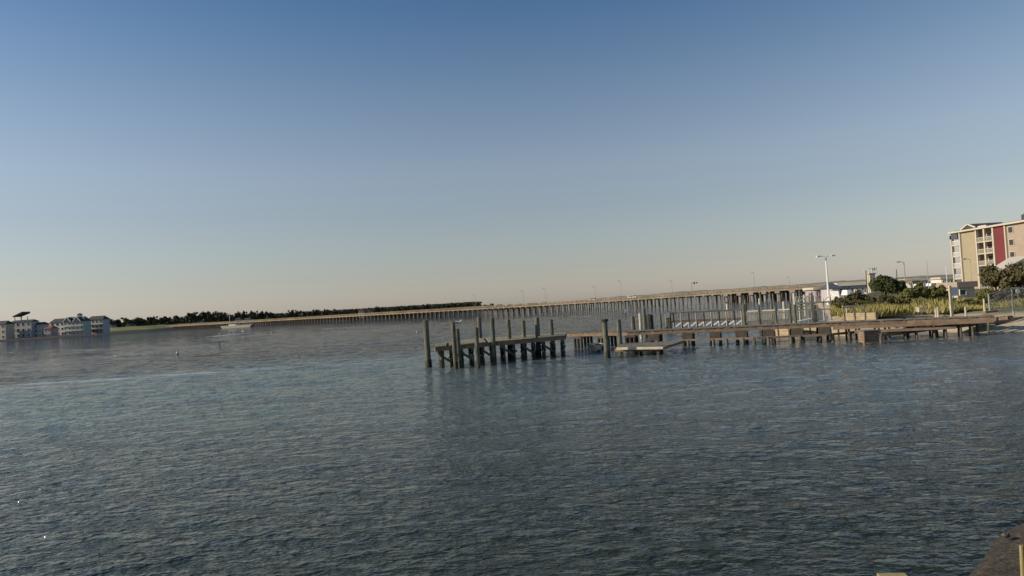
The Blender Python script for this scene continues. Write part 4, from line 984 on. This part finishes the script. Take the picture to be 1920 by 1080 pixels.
MB().box((FX-.25, (yC+yD_)/2, (z0+zt)/2), (.4, .45, zt-z0)).build('corner_trim', M['trim'], apt)
# gables and roof pieces
def gable(ya, yb, zb, zp, x, m, mt):
    yc = (ya+yb)/2; k = MB(); k.add([(x, ya, zb), (x, yb, zb), (x, yc, zp), (x+8, ya, zb), (x+8, yb, zb), (x+8, yc, zp)], [(0, 1, 2), (3, 5, 4), (0, 2, 5, 3), (1, 4, 5, 2), (0, 3, 4, 1)]); ko = k.build('gable_roof', m, apt)
    t = MB(); t.beam((x-.1, ya, zb), (x-.1, yc, zp), .2, .35).beam((x-.1, yb, zb), (x-.1, yc, zp), .2, .35); t.build('gable_trim', mt, ko)
gable(FY(1806), FY(1834), zt+.6, FZ(1820, 420), FX-.2, M['roof_dark'], M['trim'])
gable(FY(1836), FY(1852), zt+.6, FZ(1843, 424), FX+.2, M['roof_dark'], M['trim'])
k = MB(); k.prism([(FX-.4, yA+.5), (FX-.4, yB+.6), (FX+6, yB+.6), (FX+6, yA+.5)], zt-1.4, [zt-.6, zt+.4, zt+1.0, zt+.4]); k.build('hip_roof', M['roof_blue'], apt)
k = MB(); k.box((FX+2, FY(1911), zt+1.2), (1.2, 1.2, 1.2)).cyl((FX+2, FY(1911), zt+1.8), (FX+2, FY(1911), zt+2.2), .5, .3, 8); k.build('roof_vent', M['roof_dark'], apt)
# lower peach roof in front of it
an = thing('low_building', 'low peach building with a sloping roof beneath the apartments', 'building', (XP(1905, 122, 5), 122, 1.3))
a = XP(1880, 122, 5); za, zb = ZP(506, 122, a), ZP(480, 122, XP(1925, 122, 5)); xb = XP(1930, 122, 5)
MB().add([(a, 122, 1), (xb, 122, 1), (xb, 122, zb-.3), (a, 122, za-.3), (a+1, 126, 1), (xb, 126, 1), (xb, 126, zb-.3), (a+1, 126, za-.3)], [(0, 1, 2, 3), (5, 4, 7, 6), (1, 5, 6, 2), (4, 0, 3, 7), (3, 2, 6, 7), (0, 4, 5, 1)]).build('wall', M['peach'], an)
MB().prism([(a-.4, 121.5), (xb, 121.5), (xb, 126.5), (a+.6, 126.5)], [za-.3, zb-.3, zb-.3, za-.3], [za+.1, zb+.1, zb+.1, za+.1]).build('roof', M['trim'], an)
# ------------------------------------------------------------------ background right: lamps, marina buildings
def lamp(label, px, D, yb, yt, heads, m, r=.12):
    X = XP(px, D, 3); zb = 1.2; zt = ZP(yt, D, XP(px-3, D, 8)); r_ = thing('street_lamp', label, 'lamp post', (X, D, zb))
    MB().cyl((X, D, zb-.4), (X, D, zt), r, r*.6, 8).build('pole', m, r_)
    for s in heads: MB().beam((X, D, zt), (X+s*1.0, D, zt+.12), .08, .08).box((X+s*1.25, D, zt+.1), (.75, .4, .22)).build('lamp_head', m, r_)
    MB().cyl((X, D, zb-.4), (X, D, zb+.3), r*2.2, r*2, 8).build('base', m, r_)
lamp('tall white twin-headed lamp post at the marina edge', 1553, 117, 567, 481, (-1, 1), M['white'], .2)
lamp('dark single-arm lamp post behind the bushes, arm pointing left', 1698, 150, 522, 491.5, (-1,), M['galv'], .13)
lamp('pale thin pole right of the dark single-arm lamp post', 1741, 170, 522, 489, (), M['galv'], .09)
lamp('short dark pole above the round dark tree', 1683, 150, 525, 505, (), M['dark'], .12)
lamp('lamp post standing in front of the apartment wall', 1822, 140, 520, 486, (-1,), M['galv'], .06)
lamp('small pale pole near the apartment building', 1776, 175, 522, 500, (), M['white'], .1)
def mbuild(label, x0, x1, yt, D, wm_, rm, floors=1, wins=4, roofh=.8, name='marina_building'):
    return fhouse(label, x0, x1, yt, D, M[wm_], M[rm], floors, roofh=roofh, depth=8, ridge='flat' if roofh < 1 else 'x', wins=wins, name=name, zbase=1.3)
mbuild('long pale flat-roofed marina building left of the white tower', 1573, 1638, 529, 150, 'wall_lav', 'wall_cream', 1, 7, .7)
mbuild('small blue-grey shed next to the white lamp post', 1558, 1572, 530, 146, 'wall_lav', 'roof_blue', 1, 2, 1.2)
mbuild('low mauve shed in front of the marina building', 1527, 1556, 538, 155, 'wall_mauve', 'wall_tan', 1, 4, .6)
mbuild('distant tan building over the olive bush', 1702, 1738, 522, 230, 'wall_tan', 'trim', 1, 5, .7)
mbuild('distant mauve building next to the tan one', 1740, 1764, 520, 240, 'wall_mauve', 'wall_tan', 1, 4, 1.4)
mbuild('distant cream building close to the apartment building', 1765, 1786, 519, 230, 'wall_cream', 'trim', 1, 3, .7)
X = XP(1634, 135, 4); tw = thing('white_tower', 'small white lookout tower with a flag and dark pole behind the round tree', 'tower', (X, 135, 1.2))
zt = ZP(514, 135, X); MB().box((X, 135, (zt+1)/2), (1.1, 1.1, zt-1)).build('shaft', M['cream'], tw); MB().box((X, 135, zt+.1), (1.5, 1.5, .2)).build('platform', M['cream'], tw)
k = MB()
for s in (-1, 1):
    for u in (-1, 1): k.box((X+s*.8, 135+u*.8, zt+.6), (.1, .1, 1))
k.beam((X-.85, 134.2, zt+1.1), (X+.85, 134.2, zt+1.1), .1, .1); k.build('railing', M['white'], tw)
MB().cyl((X-.95, 135, 1), (X-.95, 135, ZP(507, 135, X)), .1, .08, 6).build('dark_pole', M['dark'], tw)
MB().cyl((X+.3, 135, zt), (X+.3, 135, ZP(502, 135, X)), .05, .04, 6).build('flagpole', M['white'], tw)
fl = MB(); zf = ZP(504.5, 135, X)
for i in range(6): fl.add([(X+.3+i*.12, 135+.06*math.sin(i*1.4), zf-.35), (X+.42+i*.12, 135+.06*math.sin((i+1)*1.4), zf-.36), (X+.42+i*.12, 135+.06*math.sin((i+1)*1.4), zf+.25), (X+.3+i*.12, 135+.06*math.sin(i*1.4), zf+.25)], [(0, 1, 2, 3)])
fl.build('flag', M['white'], tw)
# parked boats on the hard (small bright shapes behind the reeds)
def boat(px, D, L, label, m, zb=1.25, rz=0.0):
    X = XP(px, D, 2); r = thing('motor_boat', label, 'boat', (X, D, zb), 'boats around the marina')
    def T(x, y, z): return (X+x*math.cos(rz)-y*math.sin(rz), D+x*math.sin(rz)+y*math.cos(rz), zb+z)
    h = MB(); S = []
    for (x, w, k0, k1) in ((-L/2, .95, .25, 1.0), (-L/4, 1.1, .15, 1.0), (L/5, 1.0, .2, 1.1), (L*.4, .5, .45, 1.25), (L*.52, .04, .9, 1.35)): S.append([T(x, -w, k1), T(x, -w*.7, k0+.2), T(x, 0, k0), T(x, w*.7, k0+.2), T(x, w, k1)])
    h.add([p for s in S for p in s], [(k*5+i, k*5+i+1, k*5+6+i, k*5+5+i) for k in range(4) for i in range(4)]+[(0, 1, 2, 3, 4)]+[(k*5, k*5+5, k*5+9, k*5+4) for k in range(4)]); h.build('hull', m, r)
    c = MB(); c.add([T(-L*.15, -.7, 1.0), T(L*.2, -.6, 1.05), T(L*.2, .6, 1.05), T(-L*.15, .7, 1.0), T(-L*.12, -.6, 1.9), T(L*.06, -.5, 1.9), T(L*.06, .5, 1.9), T(-L*.12, .6, 1.9)], [(0, 1, 5, 4), (1, 2, 6, 5), (2, 3, 7, 6), (3, 0, 4, 7), (4, 5, 6, 7), (0, 3, 2, 1)]); co = c.build('cabin', M['white'], r)
    g = MB(); g.add([T(L*.205, -.5, 1.12), T(L*.205, .5, 1.12), T(L*.075, .42, 1.8), T(L*.075, -.42, 1.8)], [(0, 1, 2, 3)]); g.build('windscreen', M['glass'], co)
for i, (px, D, L, m, rz, z, lb) in enumerate(((1590, 120, 5.5, 'white', .3, 1.25, 'white motor boat in front of the marina building, left one'), (1612, 118, 6, 'cream', -.4, 1.25, 'cream motor boat in front of the marina building, right one'), (1566, 112, 4.5, 'white', 1.0, 1.25, 'small white motor boat at the foot of the white lamp post'),
        (1700, 180, 6, 'white', 2.8, 1.3, 'white boat seen over the olive bush, leftmost of four'), (1722, 175, 6.5, 'cream', .2, 1.3, 'cream boat seen over the olive bush, second of four'), (1745, 178, 6, 'white', .5, 1.3, 'white boat seen over the olive bush, third of four'), (1768, 172, 6.5, 'white', 2.9, 1.3, 'white boat nearest the apartment building, rightmost of four'))):
    boat(px, D, L, lb, M[m], z, rz)
# ------------------------------------------------------------------ near bank at the bottom right
e = [PG(1700, 1180), PG(1836, 1082), PG(1864, 1045), PG(1878, 1008), PG(1904, 992), PG(1940, 968), PG(2150, 900)]
bank = [(p.x, p.y) for p in e] + [(14, 10), (14, -3), (e[0].x-.2, -3)]
M['soil'] = mat('dark_soil', (0.02, 0.017, 0.012), 0.95, scale=7, col2=(0.10, 0.082, 0.06), bump=1.0, bscale=18)
land('bank', bank, [2.0+i*.08 for i in range(150)], [-3+i*.1 for i in range(140)], lambda x, y, d: (min(1.0, d*.38)+.05*fbm(x, y, 2.4)*min(1, d*2)+.025*fbm(x, y, 7)*min(1, d*3) if d > 0 else d*.6), M['soil'])
M['stone'] = mat('wet_stone', (0.05, 0.045, 0.04), 0.8, scale=4, col2=(0.16, 0.14, 0.12), bump=.8)
for i, (px, py, s, lb) in enumerate(((1886, 1006, .06, 'small grey stone at the upper tip of the dark bank'),)):
    p = PG(px, py, .1); k = MB(); k.ell((p.x, p.y, .12), (s, s*.8, s*.6), 9, 6, .16); tag(k.build('stone', M['stone'], base=Vector((p.x, p.y, 0.05)), smooth=False), lb, 'stone')

M['yellow_board'] = mat('yellowed_board', (.24, .20, .08), .8, scale=4, col2=(.36, .30, .14))
p = PG(1921, 1062, .4); k = MB(); k.cyl((p.x, p.y+.05, .0), (p.x-.02, p.y, .66), 0.026, .022, 8); tag(k.build('stake', M['yellow_board'], base=Vector((p.x, p.y, .0))), 'short pale stake on the bank at the right edge of the picture', 'stake')
a, b2 = PG(1644, 1080, .05), PG(1696, 1080, .05); k = MB(); k.beam((a.x, a.y-.08, .05), (b2.x, b2.y-.08, .05), .22, .06)
tag(k.build('floating_board', M['yellow_board'], base=a), 'yellowish board afloat at the bottom edge of the picture', 'board')
bpy.context.view_layer.update()
